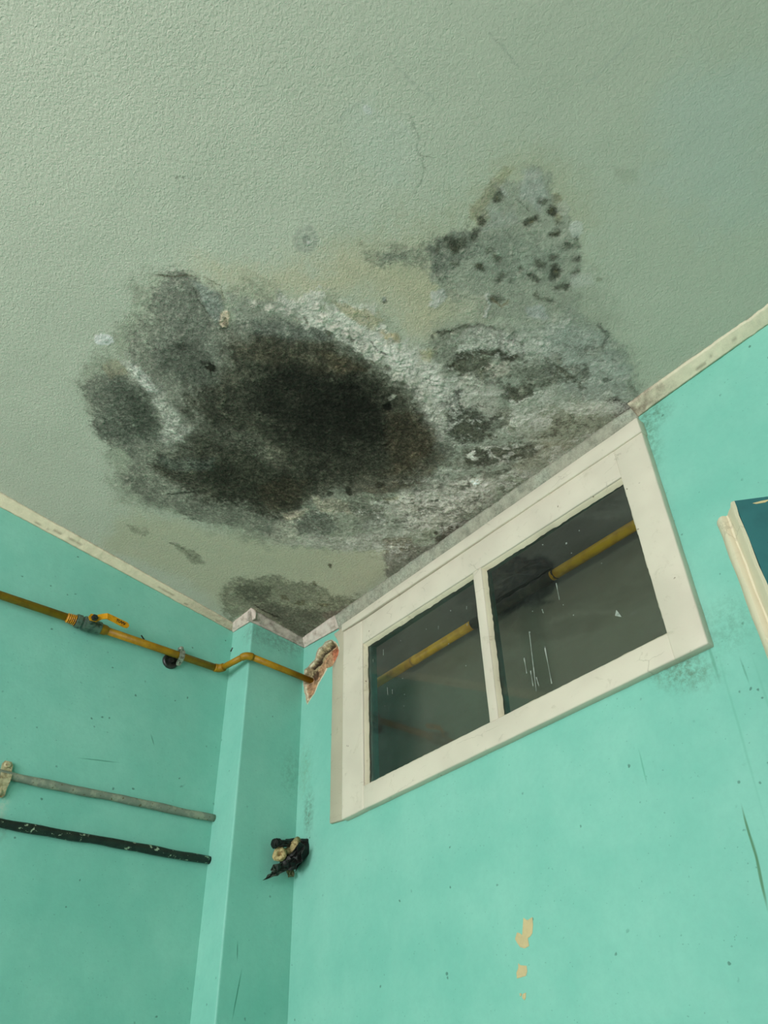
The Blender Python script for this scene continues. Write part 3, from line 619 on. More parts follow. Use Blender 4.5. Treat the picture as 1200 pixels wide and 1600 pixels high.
 ('S',[1418,-240,1413,-201,1418,-162,1416,-143],(84,86,72),0.75,4,7,-0.3,0.3,40),
 ('S',[1554,-250,1550,-213,1528,-199],(98,104,92),0.7,4,6,0.0,0.3,40),
 ('S',[1512,-89,1493,-49,1464,-30],(118,126,112),0.6,5,7,0.0,0.3,40),
 ('P',[1224,-240,1303,-162,1332,-77,1221,-98,1177,-170],(150,156,138),0.6,16,16,1.0,0.5,26),
 ('P',[1317,-176,1420,-60,1392,-3,1250,-10,1218,-71],(144,147,126),0.6,18,14,0.6,0.35,20),
 ('P',[1232,-87,1290,-30,1168,5,1036,-6,1066,-60],(146,144,124),0.55,14,12,0.6,0.45,22),
 ('P',[1228,-67,1224,-65,1219,-65,1215,-68,1212,-72,1211,-77,1213,-81,1217,-83,1222,-83,1226,-80,1229,-76,1230,-71],(92,90,74),0.65,5,7,-0.4,0.3,40),
 ('P',[1263,-145,1260,-143,1257,-143,1254,-145,1252,-147,1252,-151,1254,-154,1257,-155,1260,-155,1263,-153,1264,-151,1264,-147],(92,90,74),0.65,5,7,-0.4,0.3,40),
 ('P',[1283,-82,1278,-77,1274,-75,1271,-76,1270,-79,1272,-83,1276,-88,1281,-93,1285,-95,1288,-94,1288,-91,1287,-87],(92,90,74),0.65,5,7,-0.4,0.3,40),
 ('P',[1376,-97,1373,-94,1367,-93,1361,-94,1355,-97,1352,-101,1352,-105,1356,-108,1361,-109,1368,-108,1373,-105,1376,-101],(92,90,74),0.65,5,7,-0.4,0.3,40),
 ('P',[1330,-88,1323,-84,1317,-84,1314,-87,1314,-92,1318,-98,1325,-103,1332,-106,1337,-106,1341,-104,1340,-99,1337,-93],(92,90,74),0.65,5,7,-0.4,0.3,40),
 ('P',[1397,-69,1394,-67,1391,-68,1388,-70,1386,-73,1385,-77,1386,-80,1389,-81,1392,-81,1396,-79,1398,-75,1398,-72],(92,90,74),0.65,5,7,-0.4,0.3,40),
 ('P',[1181,-137,1177,-135,1172,-135,1168,-138,1165,-142,1164,-147,1167,-151,1171,-153,1175,-152,1180,-150,1182,-146,1183,-141],(92,90,74),0.65,5,7,-0.4,0.3,40),
 ('P',[1163,-184,1158,-182,1152,-182,1146,-186,1142,-191,1141,-198,1144,-203,1149,-205,1155,-204,1161,-201,1165,-195,1165,-189],(92,90,74),0.65,5,7,-0.4,0.3,40),
 ('P',[1012,-105,1006,-101,998,-101,992,-105,988,-111,988,-118,992,-124,998,-128,1006,-128,1012,-124,1016,-118,1016,-111],(92,90,74),0.65,5,7,-0.4,0.3,40),
 ('P',[1086,-45,1082,-42,1074,-41,1064,-43,1056,-47,1051,-52,1051,-56,1056,-60,1064,-61,1073,-59,1082,-55,1086,-50],(92,90,74),0.65,5,7,-0.4,0.3,40),
 ('P',[1120,-34,1115,-32,1109,-33,1104,-37,1100,-43,1098,-49,1100,-53,1105,-55,1111,-54,1117,-50,1121,-45,1122,-39],(92,90,74),0.65,5,7,-0.4,0.3,40),
 ('P',[1419,-47,1464,-30,1458,6,1424,36,1399,12,1399,-11],(110,106,90),0.8,8,8,0.8,0.4,26),
 ('S',[1442,-58,1454,-29,1451,-2,1435,25],(56,50,42),0.9,6,5,-1,0.3,40),
 ('S',[1410,-6,1388,1,1383,19],(98,94,80),0.7,3,5,0.0,0.3,40),
 ('P',[539,-385,702,-339,837,-211,1012,-128,1140,-38,1010,20,809,11,615,27,503,-11,594,-110,530,-160,449,-250,397,-336,437,-387],(142,150,132),0.85,12,14,0.8,0.5,18),
 ('P',[800,-228,952,-169,1062,-80,971,-16,811,-42,717,-111],(162,172,152),0.8,18,16,1.0,0.5,24),
 ('P',[446,-416,539,-385,523,-327,407,-319,346,-375],(165,174,150),0.6,12,10,0.6,0.4,20),
 ('P',[514,-391,607,-339,570,-265,492,-280,451,-337],(104,109,98),0.8,12,12,0.1,0.3,22),
 ('P',[674,-295,754,-238,688,-174,602,-216],(108,111,98),0.75,14,12,0.1,0.4,22),
 ('P',[622,-396,681,-323,653,-279,582,-345],(160,162,138),0.75,8,10,1.2,0.5,30),
 ('P',[496,-426,565,-379,517,-370,480,-396],(168,168,142),0.7,6,7,1.5,0.4,30),
 ('P',[635,-241,778,-162,674,-75,576,-146],(152,162,146),0.55,14,12,0.5,0.5,24),
 ('P',[620,-143,700,-96,649,-41,576,-95],(112,106,84),0.7,10,10,0,0.5,26),
 ('P',[582,-101,703,-49,805,14,722,38,550,30,496,-18],(124,124,112),0.85,9,10,0.3,0.45,24),
 ('P',[787,-46,940,-11,919,22,735,26,656,5],(112,104,96),0.8,8,8,0.2,0.45,26),
 ('P',[800,-45,794,-38,788,-33,784,-32,782,-35,784,-41,788,-49,794,-56,799,-61,804,-62,805,-59,804,-53],(80,76,64),0.75,4,5,-0.5,0.3,40),
 ('P',[828,-32,822,-27,816,-24,811,-24,809,-28,810,-34,814,-40,820,-45,827,-48,831,-48,833,-45,832,-39],(80,76,64),0.75,4,5,-0.5,0.3,40),
 ('P',[847,-27,841,-23,836,-21,833,-22,832,-25,834,-30,839,-35,844,-38,849,-40,852,-40,853,-37,851,-32],(80,76,64),0.75,4,5,-0.5,0.3,40),
 ('P',[777,-47,774,-45,769,-45,766,-47,764,-50,764,-54,766,-58,770,-60,774,-60,778,-58,780,-55,780,-51],(80,76,64),0.75,4,5,-0.5,0.3,40),
 ('P',[787,-17,779,-12,767,-9,754,-11,743,-16,737,-24,738,-31,746,-37,758,-39,771,-37,782,-32,788,-25],(80,76,64),0.75,4,5,-0.5,0.3,40),
 ('P',[882,-128,876,-125,869,-125,863,-128,860,-134,860,-140,863,-145,869,-148,876,-148,882,-145,885,-139,885,-133],(80,76,64),0.75,4,5,-0.5,0.3,40),
 ('P',[777,4,770,7,764,8,758,5,755,0,756,-6,760,-12,766,-15,773,-16,779,-13,781,-8,781,-2],(80,76,64),0.75,4,5,-0.5,0.3,40),
 ('P',[965,5,955,12,945,14,938,11,934,4,937,-5,944,-15,953,-21,963,-23,970,-21,973,-14,971,-4],(80,76,64),0.75,4,5,-0.5,0.3,40),
 ('P',[758,47,754,49,749,49,746,48,744,44,744,40,746,37,750,34,755,34,758,36,760,39,760,43],(80,76,64),0.75,4,5,-0.5,0.3,40),
 ('P',[764,-246,827,-203,825,-153,765,-175],(164,158,120),0.45,10,10,0,0.3,24),
 ('P',[787,-241,948,-166,1051,-81,967,-37,837,-65,734,-125,723,-213],(176,187,167),0.75,16,22,0.8,0.6,30),
 ('P',[451,-325,555,-229,656,-159,597,-138,479,-222,400,-326],(164,174,154),0.6,12,16,0.5,0.5,30),
 ('P',[1143,-629,1209,-524,1205,-396,1155,-308,1121,-342,1149,-453,1133,-562],(182,193,174),0.7,12,26,1.2,0.6,34),
 ('S',[1440,-65,1454,-35,1452,-6,1436,26],(50,46,38),0.9,8,6,-1,0.3,40),
 ('P',[16,-358,134,-340,241,-257,288,-161,283,-79,394,-3,302,13,140,25,19,-6,-2,-96,5,-208,-94,-237,-56,-308],(120,124,104),0.85,16,14,0.4,0.4,18),
 ('P',[65,-336,153,-302,181,-243,100,-217,25,-260],(92,95,80),0.75,12,10,0,0.4,22),
 ('P',[42,-245,117,-202,157,-122,210,-53,105,-5,20,-29,27,-142],(96,98,84),0.75,14,12,0,0.45,22),
 ('S',[51,-237,46,-182,50,-141],(52,52,42),0.8,3.5,6,-0.4,0.3,40),
 ('P',[179,-58,321,-1,227,30,131,18],(112,102,90),0.7,9,9,0.2,0.4,24),
 ('P',[302,-161,297,-159,292,-159,288,-161,286,-165,286,-169,289,-172,294,-174,299,-174,304,-172,306,-169,305,-165],(98,96,74),0.7,4,5,0.0,0.3,40),
 ('P',[415,-181,409,-177,404,-176,400,-177,399,-181,401,-185,406,-189,411,-192,417,-193,420,-192,421,-189,419,-185],(98,96,74),0.7,4,5,0.0,0.3,40),
 ('P',[414,-185,411,-184,408,-183,406,-184,405,-186,406,-189,408,-191,411,-192,414,-192,416,-192,417,-190,416,-187],(98,96,74),0.7,4,5,0.0,0.3,40),
 ('P',[162,-172,155,-172,149,-176,144,-184,144,-193,147,-200,153,-205,160,-206,166,-201,171,-194,171,-185,168,-177],(98,96,74),0.7,4,5,0.0,0.3,40),
 ('P',[199,-128,191,-125,181,-126,170,-129,161,-136,158,-143,160,-148,168,-151,179,-151,190,-147,198,-141,201,-134],(98,96,74),0.7,4,5,0.0,0.3,40),
 ('P',[241,-65,235,-64,227,-68,221,-76,217,-84,216,-92,220,-97,226,-97,233,-93,239,-86,243,-77,244,-69],(98,96,74),0.7,4,5,0.0,0.3,40),
 ('P',[108,-592,129,-532,100,-468,73,-501],(128,132,112),0.7,9,8,0,0.4,22),
 ('P',[79,-738,113,-687,69,-676,53,-714],(128,132,112),0.6,9,8,0,0.4,22),
 ('S',[111,-598,110,-558,105,-509],(104,108,90),0.6,3,5,0.0,0.3,40),
 ('S',[1610,-860,1599,-837,1591,-819,1574,-813,1567,-790,1551,-770,1526,-758,1499,-758],(126,138,120),0.6,1.1,3,-0.6,0.3,40),
 ('S',[1565,-797,1580,-774],(126,136,118),0.7,1.0,2,-0.4,0.3,40),
 ('S',[1588,-866,1585,-839],(178,190,172),0.6,2.0,2,0.5,0.3,40),
 ('S',[1495,-763,1509,-687,1535,-629],(150,160,138),0.4,1.5,5,-0.2,0.3,40),
 ('P',[1527,-970,1572,-941,1560,-924,1597,-849,1567,-799,1518,-757,1458,-803,1466,-910],(166,186,164),0.4,20,12,0.2,0.05,10),
 ('P',[1569,-923,1564,-921,1559,-922,1556,-924,1554,-928,1554,-933,1557,-936,1562,-938,1566,-938,1570,-936,1572,-932,1572,-927],(176,192,176),0.8,3,3,0.6,0.3,40),
 ('S',[1507,-956,1544,-951,1572,-941],(142,158,142),0.5,2,5,0,0.3,40),
 ('S',[1660,-964,1659,-933,1662,-888,1661,-838],(150,164,146),0.5,1.5,5,-0.3,0.3,40),
 ('S',[1815,-844,1812,-808,1809,-764],(140,152,136),0.5,1.5,5,-0.3,0.3,40),
 ('S',[1879,-653,1937,-652,1972,-651],(150,166,150),0.4,1.8,5,-0.2,0.3,40),
 ('P',[1182,-1148,1180,-1147,1177,-1148,1175,-1149,1174,-1151,1175,-1153,1176,-1154,1178,-1155,1181,-1154,1183,-1153,1184,-1151,1183,-1149],(110,118,104),0.6,2,2,0.0,0.3,40),
 ('P',[1193,-1136,1191,-1136,1190,-1136,1188,-1137,1188,-1138,1188,-1140,1189,-1141,1190,-1141,1192,-1141,1193,-1140,1194,-1139,1194,-1137],(110,118,104),0.6,2,2,0.0,0.3,40),
 ('S',[1943,-431,1970,-420,2004,-390],(148,168,152),0.5,1.5,4,-0.3,0.3,40),
 ('P',[1808,-499,1836,-465,1813,-447,1796,-465],(152,164,142),0.5,8,8,0.2,0.2,14),
 ('S',[842,-1171,867,-1173,893,-1165],(178,190,168),0.5,2,3,0.4,0.3,40),
 ('S',[503,-1188,541,-1191],(140,152,134),0.5,1.2,2,0.0,0.3,40),
 ('S',[417,-1224,428,-1201],(180,192,172),0.6,2,3,0.4,0.3,40),
]


# ------------------------------------------------------------------ stain painter (ceiling plan coordinates, metres)
def seg_dist(px, py, ax, ay, bx, by):
    dx, dy = bx - ax, by - ay
    t = np.clip(((px - ax) * dx + (py - ay) * dy) / (dx * dx + dy * dy + 1e-12), 0, 1)
    return np.hypot(px - ax - t * dx, py - ay - t * dy)
def poly_sd(px, py, pts):
    d = np.full(px.shape, 1e9); inside = np.zeros(px.shape, bool)
    n = len(pts)
    for i in range(n):
        (ax, ay), (bx, by) = pts[i], pts[(i + 1) % n]
        d = np.minimum(d, seg_dist(px, py, ax, ay, bx, by))
        if ay != by:
            c = ((ay > py) != (by > py)) & (px < (bx - ax) * (py - ay) / (by - ay) + ax)
            inside ^= c
    return np.where(inside, -d, d)

SEEN_PAINT = lin((165, 182, 157))
ALB_PAINT = lin((193, 191, 174))
K = ALB_PAINT / SEEN_PAINT
def albedo(c):
    q = lin(c)
    g = min(1.0, max(0.0, (0.95 - q.mean() / SEEN_PAINT.mean()) / 0.3))
    q = q * (1 + g * np.array((-0.08, 0.03, -0.07)))
    return np.clip(q * (q.mean() / SEEN_PAINT.mean()) ** 0.10 * K, 0.004, 0.9)

def paint(X, Y, base, stains):
    """composite the stains on points X, Y; returns colour, mould amount, relief (m)"""
    col = base.copy()
    mould = np.zeros(X.shape); hgt = np.zeros(X.shape)
    fields = {}
    hi = fbm(X * 95, Y * 95, 4, 0.65)
    hi2 = fbm(X * 210 + 7, Y * 210, 3, 0.7)
    mid = fbm(X * 34 + 3, Y * 34, 5, 0.62)
    for (kind, flat, c, al, soft, amp, h, mot, fr) in stains:
        pts = [(flat[i] / 1000.0, flat[i + 1] / 1000.0) for i in range(0, len(flat), 2)]
        xs, ys = [q[0] for q in pts], [q[1] for q in pts]
        pad = (soft + 2.5 * amp) / 1000.0 + 0.012
        sel = (X > min(xs) - pad) & (X < max(xs) + pad) & (Y > min(ys) - pad) & (Y < max(ys) + pad)
        if not sel.any(): continue
        if fr not in fields:
            fields[fr] = (fbm(X * fr + 31, Y * fr + 5, 5, 0.6), fbm(X * fr - 12, Y * fr + 77, 5, 0.6))
        wx, wy = fields[fr][0][sel], fields[fr][1][sel]
        a = amp / 1000.0
        x, y = X[sel] + wx * a * 2.2, Y[sel] + wy * a * 2.2
        s = soft / 1000.0
        if kind == 'P':
            size = min(1.0, min(max(xs) - min(xs), max(ys) - min(ys)) / 0.10)
            sd = poly_sd(x, y, pts) + a * (0.35 + 0.65 * size) * (0.9 * mid[sel] + 0.9 * hi[sel] + 0.5 * hi2[sel])
            s *= 0.6 + 1.0 * size
            msk = smooth(s * 0.6 + 1e-4, -s * 0.6 - 1e-4, sd)
        else:
            d = np.full(x.shape, 1e9)
            for i in range(len(pts) - 1):
                d = np.minimum(d, seg_dist(x, y, *pts[i], *pts[i + 1]))
            msk = smooth(s * 1.7 + 0.0008, s * 0.2, d + 0.5 * s * hi[sel])
        n = 0.55 * mid[sel] + 0.35 * hi[sel] + 0.25 * hi2[sel]
        al_m = np.clip(msk * al * (1 + mot * 1.5 * n), 0, 1)
        cc = albedo(c)
        lum = float(cc.mean())
        tone = (1 + 0.55 * mot * (0.7 * hi[sel] + 0.6 * mid[sel] + 0.35 * hi2[sel]))[:, None]
        col[sel] = col[sel] * (1 - al_m[:, None]) + cc[None, :] * tone * al_m[:, None]
        if lum < 0.36:
            mould[sel] = np.maximum(mould[sel], al_m * min(1.0, (0.40 - lum) * 3.2))
        hgt[sel] += al_m * h / 1000.0 * (0.7 + 0.9 * np.clip(hi[sel] + 0.5 * hi2[sel], -0.6, 1))
    # wispy salt bloom and dark veins over the damp field beside the window
    ca, sa = math.cos(0.35), math.sin(0.35)
    p1, p2 = X * ca + Y * sa, -X * sa + Y * ca
    fld = smooth(0.05, -0.06, poly_sd(X + 0.03 * mid, Y + 0.03 * hi, BLOOM_FIELD))
    st = fbm(p1 * 11 + 1.2 * mid, p2 * 30 + 1.5 * mid, 5, 0.66)
    pale = smooth(0.02, 0.42, st) * fld
    vein = smooth(-0.08, -0.45, st + 0.25 * hi) * fld
    col = col * (1 - 0.72 * pale[:, None]) + albedo((184, 196, 177)) * 0.72 * pale[:, None]
    col = col * (1 - 0.6 * vein[:, None]) + albedo((82, 84, 70)) * 0.6 * vein[:, None]
    hgt = hgt + 0.0014 * pale * (0.6 + hi)
    mould = np.maximum(mould, 0.6 * vein)
    # blotchy growth inside the mould: cloudy density, crusty light islands, dark colonies
    mo = np.clip(mould, 0, 1)
    cloud = fbm(X * 16 + 3, Y * 16 - 8, 6, 0.68)
    fleck = fbm(X * 120 - 3, Y * 120 + 8, 4, 0.7)
    col *= np.exp(mo * (0.55 * cloud + 0.45 * mid + 0.50 * hi + 0.50 * hi2 + 0.42 * fleck))[:, None]
    edge = mo * (1 - mo) * 4
    edge = edge * smooth(0.75, 0.5, mo)
    isl = smooth(0.22, 0.5, fbm(X * 42 + 8, Y * 42 + 1, 5, 0.65)) * np.clip(edge, 0, 1)
    col = col * (1 - 0.35 * isl[:, None]) + albedo((168, 178, 154)) * 0.35 * isl[:, None]
    hgt = hgt + 0.0012 * isl + 0.0007 * mo * (hi + hi2)
    return np.clip(col, 0.003, 0.92), mo, hgt

# ------------------------------------------------------------------ ceiling
def axis(a, b, c, d, fine, coarse):
    left = np.linspace(a, b, max(2, int(abs(b - a) / coarse)))[:-1]
    midl = np.linspace(b, c, int((c - b) / fine))
    right = np.linspace(c, d, max(2, int(abs(d - c) / coarse)))[1:]
    return np.concatenate([left, midl, right])
gx = axis(XL - 0.002, XL, 1.90, XR, 0.0023, 0.05)
gy = axis(YF, -1.25, -0.0005, 0.0005, 0.0026, 0.03)[:-1]
GX, GY = np.meshgrid(gx, gy, indexing='ij')
X, Y = GX.ravel(), GY.ravel()
big = fbm(X * 1.7 + 2, Y * 1.7 + 4, 4)
base = np.empty((X.size, 3))
base[:] = ALB_PAINT
base *= (1 + 0.035 * big + 0.02 * fbm(X * 9, Y * 9, 4))[:, None]
col, mould, hgt = paint(X, Y, base, STAINS)
# slow unevenness of a hand-skimmed ceiling
Zc = ceil_z(X, Y) - hgt - 0.0022 * fbm(X * 5 + 9, Y * 5, 3) * smooth(0.0, 0.06, np.minimum(-Y, X - XL))
nx, ny = len(gx), len(gy)
verts = np.stack([X, Y, Zc], 1)
ii = np.arange(nx * ny).reshape(nx, ny)
quads = np.stack([ii[:-1, :-1], ii[:-1, 1:], ii[1:, 1:], ii[1:, :-1]], -1).reshape(-1, 4)
me = bpy.data.meshes.new('ceiling')
me.vertices.add(len(verts)); me.vertices.foreach_set('co', verts.ravel())
me.loops.add(quads.size); me.loops.foreach_set('vertex_index', quads.ravel())
me.polygons.add(len(quads)); me.polygons.foreach_set('loop_start', np.arange(0, quads.size, 4))
me.polygons.foreach_set('use_smooth', np.ones(len(quads), bool))
me.update(); me.validate()
me.materials.append(M['ceiling'])
ceiling = link(bpy.data.objects.new('ceiling', me))
tag(ceiling, 'pale green textured ceiling with large black mould patch and flaking plaster', 'ceiling', kind='structure')
set_attr(ceiling, np.concatenate([col, mould[:, None]], 1))

# ------------------------------------------------------------------ walls
def solid_wall(name, poly, origin, u, v, nrm, thick, mat, holes=(), label=None, parent=None):
    """wall slab: outline + holes in (u, v) metres on the visible face, thickness behind it"""
    pts, edges, off = [], [], 0
    for ring in [poly] + list(holes):
        n = len(ring)
        pts += [Vector(q) for q in ring]
        edges += [(off + i, off + (i + 1) % n) for i in range(n)]
        off += n
    if holes:
        vs, es, fs, *_ = delaunay_2d_cdt(pts, edges, [], 0, 1e-6)
        def inside(c, ring):
            r = False
            for i in range(len(ring)):
                (ax, ay), (bx, by) = ring[i], ring[(i + 1) % len(ring)]
                if (ay > c[1]) != (by > c[1]) and c[0] < (bx - ax) * (c[1] - ay) / (by - ay) + ax: r = not r
            return r
        faces = []
        for f in fs:
            c = sum((vs[i] for i in f), Vector((0, 0))) / len(f)
            if inside(c, poly) and not any(inside(c, h) for h in holes): faces.append(list(f))
    else:
        vs, faces = pts, [list(range(len(pts)))]
    origin, u, v, nrm = Vector(origin), Vector(u), Vector(v), Vector(nrm)
    F = [origin + u * q[0] + v * q[1] for q in vs]
    n = len(F)
    B = [q - nrm * thick for q in F]
    cnt = {}
    for f in faces:
        for i in range(len(f)):
            e = (f[i], f[(i + 1) % len(f)])
            cnt.setdefault(tuple(sorted(e)), []).append(e)
    out = [list(f) for f in faces] + [[i + n for i in reversed(f)] for f in faces]
    for k_, es_ in cnt.items():
        if len(es_) == 1:
            a_, b_ = es_[0]
            out.append([a_, b_, b_ + n, a_ + n])
    o = mesh(name, F + B, out, mat, parent)
    return tag(o, label, 'wall', kind='structure')

UX, UY, UZ = (1, 0, 0), (0, 1, 0), (0, 0, 1)
HOLE = [(0.170, 1.3941), (0.188, 1.377), (0.2013, 1.3629), (0.211, 1.345), (0.217, 1.3272), (0.209, 1.312), (0.2025, 1.3058), (0.196, 1.294), (0.1849, 1.2898), (0.162, 1.293), (0.1453, 1.2973), (0.1306, 1.2818), (0.114, 1.272), (0.1006, 1.2629), (0.0772, 1.2333), (0.056, 1.224), (0.038, 1.2102), (0.031, 1.226), (0.0262, 1.2462), (0.017, 1.266), (0.0141, 1.283), (0.0085, 1.30), (0.0075, 1.317), (0.012, 1.334), (0.013, 1.3489), (0.034, 1.351), (0.0515, 1.3569), (0.0769, 1.3622), (0.083, 1.382), (0.0944, 1.3959), (0.115, 1.393), (0.1325, 1.402), (0.15, 1.399)]
WIN = [(0.262, 0.772), (1.452, 0.772), (1.452, 1.40), (0.262, 1.40)]
solid_wall('wall_left', [(YF, FLOOR), (PY, FLOOR), (PY, ceil_z(XL, PY)), (YF, ceil_z(XL, YF))], (XL, 0, 0), UY, UZ, UX, 0.12, M['wall_left'], label='turquoise painted left wall carrying the pipes')
# boxed-out pier in the corner: L-shaped plan, two visible faces
fr_ = [(XL, PY), (0.0, PY), (0.0, 0.0), (XL, 0.0)]
mv = [(x, y, FLOOR) for x, y in fr_] + [(x, y, ceil_z(x, y)) for x, y in fr_]
pier = mesh('wall_corner', mv, [[0, 1, 5, 4], [1, 2, 6, 5], [2, 3, 7, 6], [3, 0, 4, 7], [0, 3, 2, 1], [4, 5, 6, 7]], M['wall_pier'])
bm = bmesh.new(); bm.from_mesh(pier.data)
be = [e for e in bm.edges if all(abs(v.co.x) < 1e-5 and abs(v.co.y - PY) < 1e-5 for v in e.verts)]
bmesh.ops.bevel(bm, geom=be, offset=0.006, segments=3, affect='EDGES', profile=0.5)
bm.to_mesh(pier.data); bm.free()
tag(pier, 'turquoise boxed-out pier in the corner between the two walls', 'wall', kind='structure')
wall_back = solid_wall('wall_back', [(0.0, FLOOR), (XR, FLOOR), (XR, ceil_z(XR, 0)), (0.0, ceil_z(0, 0))], (0, 0, 0), UX, UZ, (0, -1, 0), 0.03, M['wall_back'], [WIN, HOLE], 'turquoise wall with the white interior window under the ceiling')
solid_wall('wall_right', [(YF, FLOOR), (0.0, FLOOR), (0.0, ceil_z(XR, 0)), (YF, ceil_z(XR, YF))], (XR, 0, 0), UY, UZ, (-1, 0, 0), 0.1, M['plain_wall'], [[(-4.7, FLOOR + 0.004), (-3.5, FLOOR + 0.004), (-3.5, 0.72), (-4.7, 0.72)]], label='turquoise wall on the right behind the door')  # unseen opening added so the side fill lamp reaches the room
OPEN = [(0.85, -0.35), (3.25, -0.35), (3.25, 1.85), (0.85, 1.85)]
solid_wall('wall_front', [(XL, FLOOR), (XR, FLOOR), (XR, ceil_z(XR, YF)), (XL, ceil_z(XL, YF))], (0, YF, 0), UX, UZ, (0, 1, 0), 0.2, M['plain_wall'], [OPEN], 'turquoise wall behind the camera with the daylight window')
fl = box('floor', XL, XR, YF, 0.0, FLOOR - 0.05, FLOOR, M['floor'])
tag(fl, 'grey tiled floor', 'floor', kind='structure')
# daylight window behind the camera
w2 = empty('window_2', (2.05, YF - 0.08, -0.35), 'tall white casement window behind the camera', 'window', kind='structure')
for x0, x1 in ((0.85, 0.91), (2.02, 2.08), (3.19, 3.25)):
    box('stile', x0, x1, YF - 0.10, YF - 0.05, -0.35, 1.85, M['cream'], w2)
for z0, z1 in ((-0.35, -0.29), (1.79, 1.85)):
    box('rail', 0.91, 3.19, YF - 0.10, YF - 0.05, z0, z1, M['cream'], w2)

# ------------------------------------------------------------------ cornice strips between walls and ceiling
def cove(name, a, b, za, zb, inward, label, tint, mould_fn, off=0.034, step=0.004):
    """small hand-run cornice from a to b (plan points), wall-side bottom heights za, zb"""
    a, b, inn = Vector(a), Vector(b), Vector(inward)
    L = (b - a).length
    n = max(6, int(L / step)); mrow = 7
    V, F, XS = [], [], []
    for i in range(n + 1):
        t = i / n
        p = a + (b - a) * t
        zb_ = za + (zb - za) * t
        q = p + inn * off
        zt = ceil_z(q.x, q.y)
        for j in range(mrow):
            s = j / (mrow - 1)
            bulge = 0.004 * math.sin(math.pi * s)
            w = p + inn * (off * s ** 1.2 + 0.001)
            z = zb_ + (zt - zb_) * s - bulge * 0.4
            V.append((w.x, w.y, z)); XS.append((t * L, s, w.x, w.y))
        V.append((p.x, p.y, zt + 0.002)); XS.append((t * L, 0.5, p.x, p.y))
    m_ = mrow + 1
    XS = np.array(XS)
    lump = 0.0016 * fbm(XS[:, 0] * 60, XS[:, 1] * 2.2 + len(name), 4) + 0.0022 * fbm(XS[:, 0] * 12, XS[:, 1] * 0.8 + 3, 3)
    VA = np.array(V)
    edge = (np.arange(len(VA)) % m_) < mrow
    VA[edge, 0] += inn.x * lump[edge]; VA[edge, 1] += inn.y * lump[edge]; VA[edge, 2] -= 0.8 * np.abs(lump[edge])
    for i in range(n):
        for j in range(m_):
            k0, k1 = i * m_ + j, i * m_ + (j + 1) % m_
            F.append([k0, k1, k1 + m_, k0 + m_])
    F.append(list(range(m_))); F.append([n * m_ + j for j in reversed(range(m_))])
    o = mesh(name, [tuple(v) for v in VA], F, M['cove'], smooth=True)
    tag(o, label, 'cornice', kind='structure')
    c = np.empty((len(VA), 3)); c[:] = lin(tint)
    nz = fbm(XS[:, 0] * 45, XS[:, 1] * 3, 4); nz2 = fbm(XS[:, 0] * 14 + 5, XS[:, 1] * 1.5, 4)
    c *= (1 + 0.10 * nz + 0.06 * nz2)[:, None]
    # hairline cracks running along the strip
    crack = smooth(0.05, 0.015, np.abs(XS[:, 1] - 0.45 - 0.22 * fbm(XS[:, 0] * 16, XS[:, 0] * 0 + 2, 3))) * smooth(0.0, 0.25, nz2)
    c = c * (1 - 0.55 * crack[:, None]) + lin((120, 100, 80)) * 0.55 * crack[:, None]
    mm = mould_fn(VA[:, 0], VA[:, 1], XS[:, 1], nz, nz2)
    mc, amt = mm
    c = c * (1 - amt[:, None]) + mc * amt[:, None]
    set_attr(o, np.concatenate([np.clip(c, 0.01, 0.9), np.clip(amt * 0.7, 0, 1)[:, None]], 1))
    return o
def rgb(n, c):
    r = np.empty((n, 3)); r[:] = lin(c); return r
def no_mould(x, y, s, nz, nz2):
    return rgb(len(x), (150, 140, 120)), np.clip(0.10 + 0.3 * nz, 0, 0.35) * smooth(0.1, 0.5, nz2)
def left_mould(x, y, s, nz, nz2):
    return rgb(len(x), (150, 122, 108)), np.clip(smooth(-0.55, -0.22, y) * (0.45 + 0.6 * nz), 0, 0.8)
def pier_mould(x, y, s, nz, nz2):
    return rgb(len(x), (132, 122, 112)), np.clip(0.40 + 0.8 * nz, 0.0, 0.85)
def strip_mould(x, y, s, nz, nz2):
    return rgb(len(x), (150, 128, 112)), np.clip(0.15 + 0.8 * nz, 0.0, 0.7)
def top_mould(x, y, s, nz, nz2):
    g = rgb(len(x), (158, 160, 143)); d = rgb(len(x), (104, 104, 90))
    k_ = np.clip(0.5 + 1.2 * nz2, 0, 1)[:, None]
    return g * k_ + d * (1 - k_), np.clip(0.62 + 0.5 * nz + 0.5 * nz2, 0.2, 1.0)
def right_mould(x, y, s, nz, nz2):
    near = smooth(1.62, 1.47, x)
    return rgb(len(x), (118, 98, 84)), np.clip(near * (0.5 + 0.9 * nz) + 0.12 * nz2, 0, 0.85)
zl = lambda y: 1.494 - 0.172 * (y - PY)
CREAMT = (222, 210, 180)
cove('trim_1', (XL, YF, 0), (XL, PY, 0), zl(YF), zl(PY), UX, 'cream cornice strip along the top of the left wall', CREAMT, left_mould)
cove('trim_2', (XL, PY, 0), (0.024, PY, 0), 1.492, 1.470, (0, -1, 0), 'short pinkish cornice strip on the narrow front of the pier', (222, 206, 192), strip_mould, 0.022)
cove('trim_3', (0.0, PY - 0.02, 0), (0.0, 0.0, 0), 1.470, 1.441, UX, 'grey mouldy cornice strip on the pier side', (206, 194, 180), pier_mould, 0.022)
cove('trim_4', (0.0, 0.0, 0), (0.215, 0.0, 0), 1.441, 1.418, (0, -1, 0), 'pale cornice stub between pier and window', (218, 206, 192), strip_mould, 0.022)
cove('trim_5', (0.215, 0.0, 0), (1.458, 0.0, 0), 1.400, 1.398, (0, -1, 0), 'mould darkened cornice strip above the window', (188, 184, 164), top_mould, 0.020)
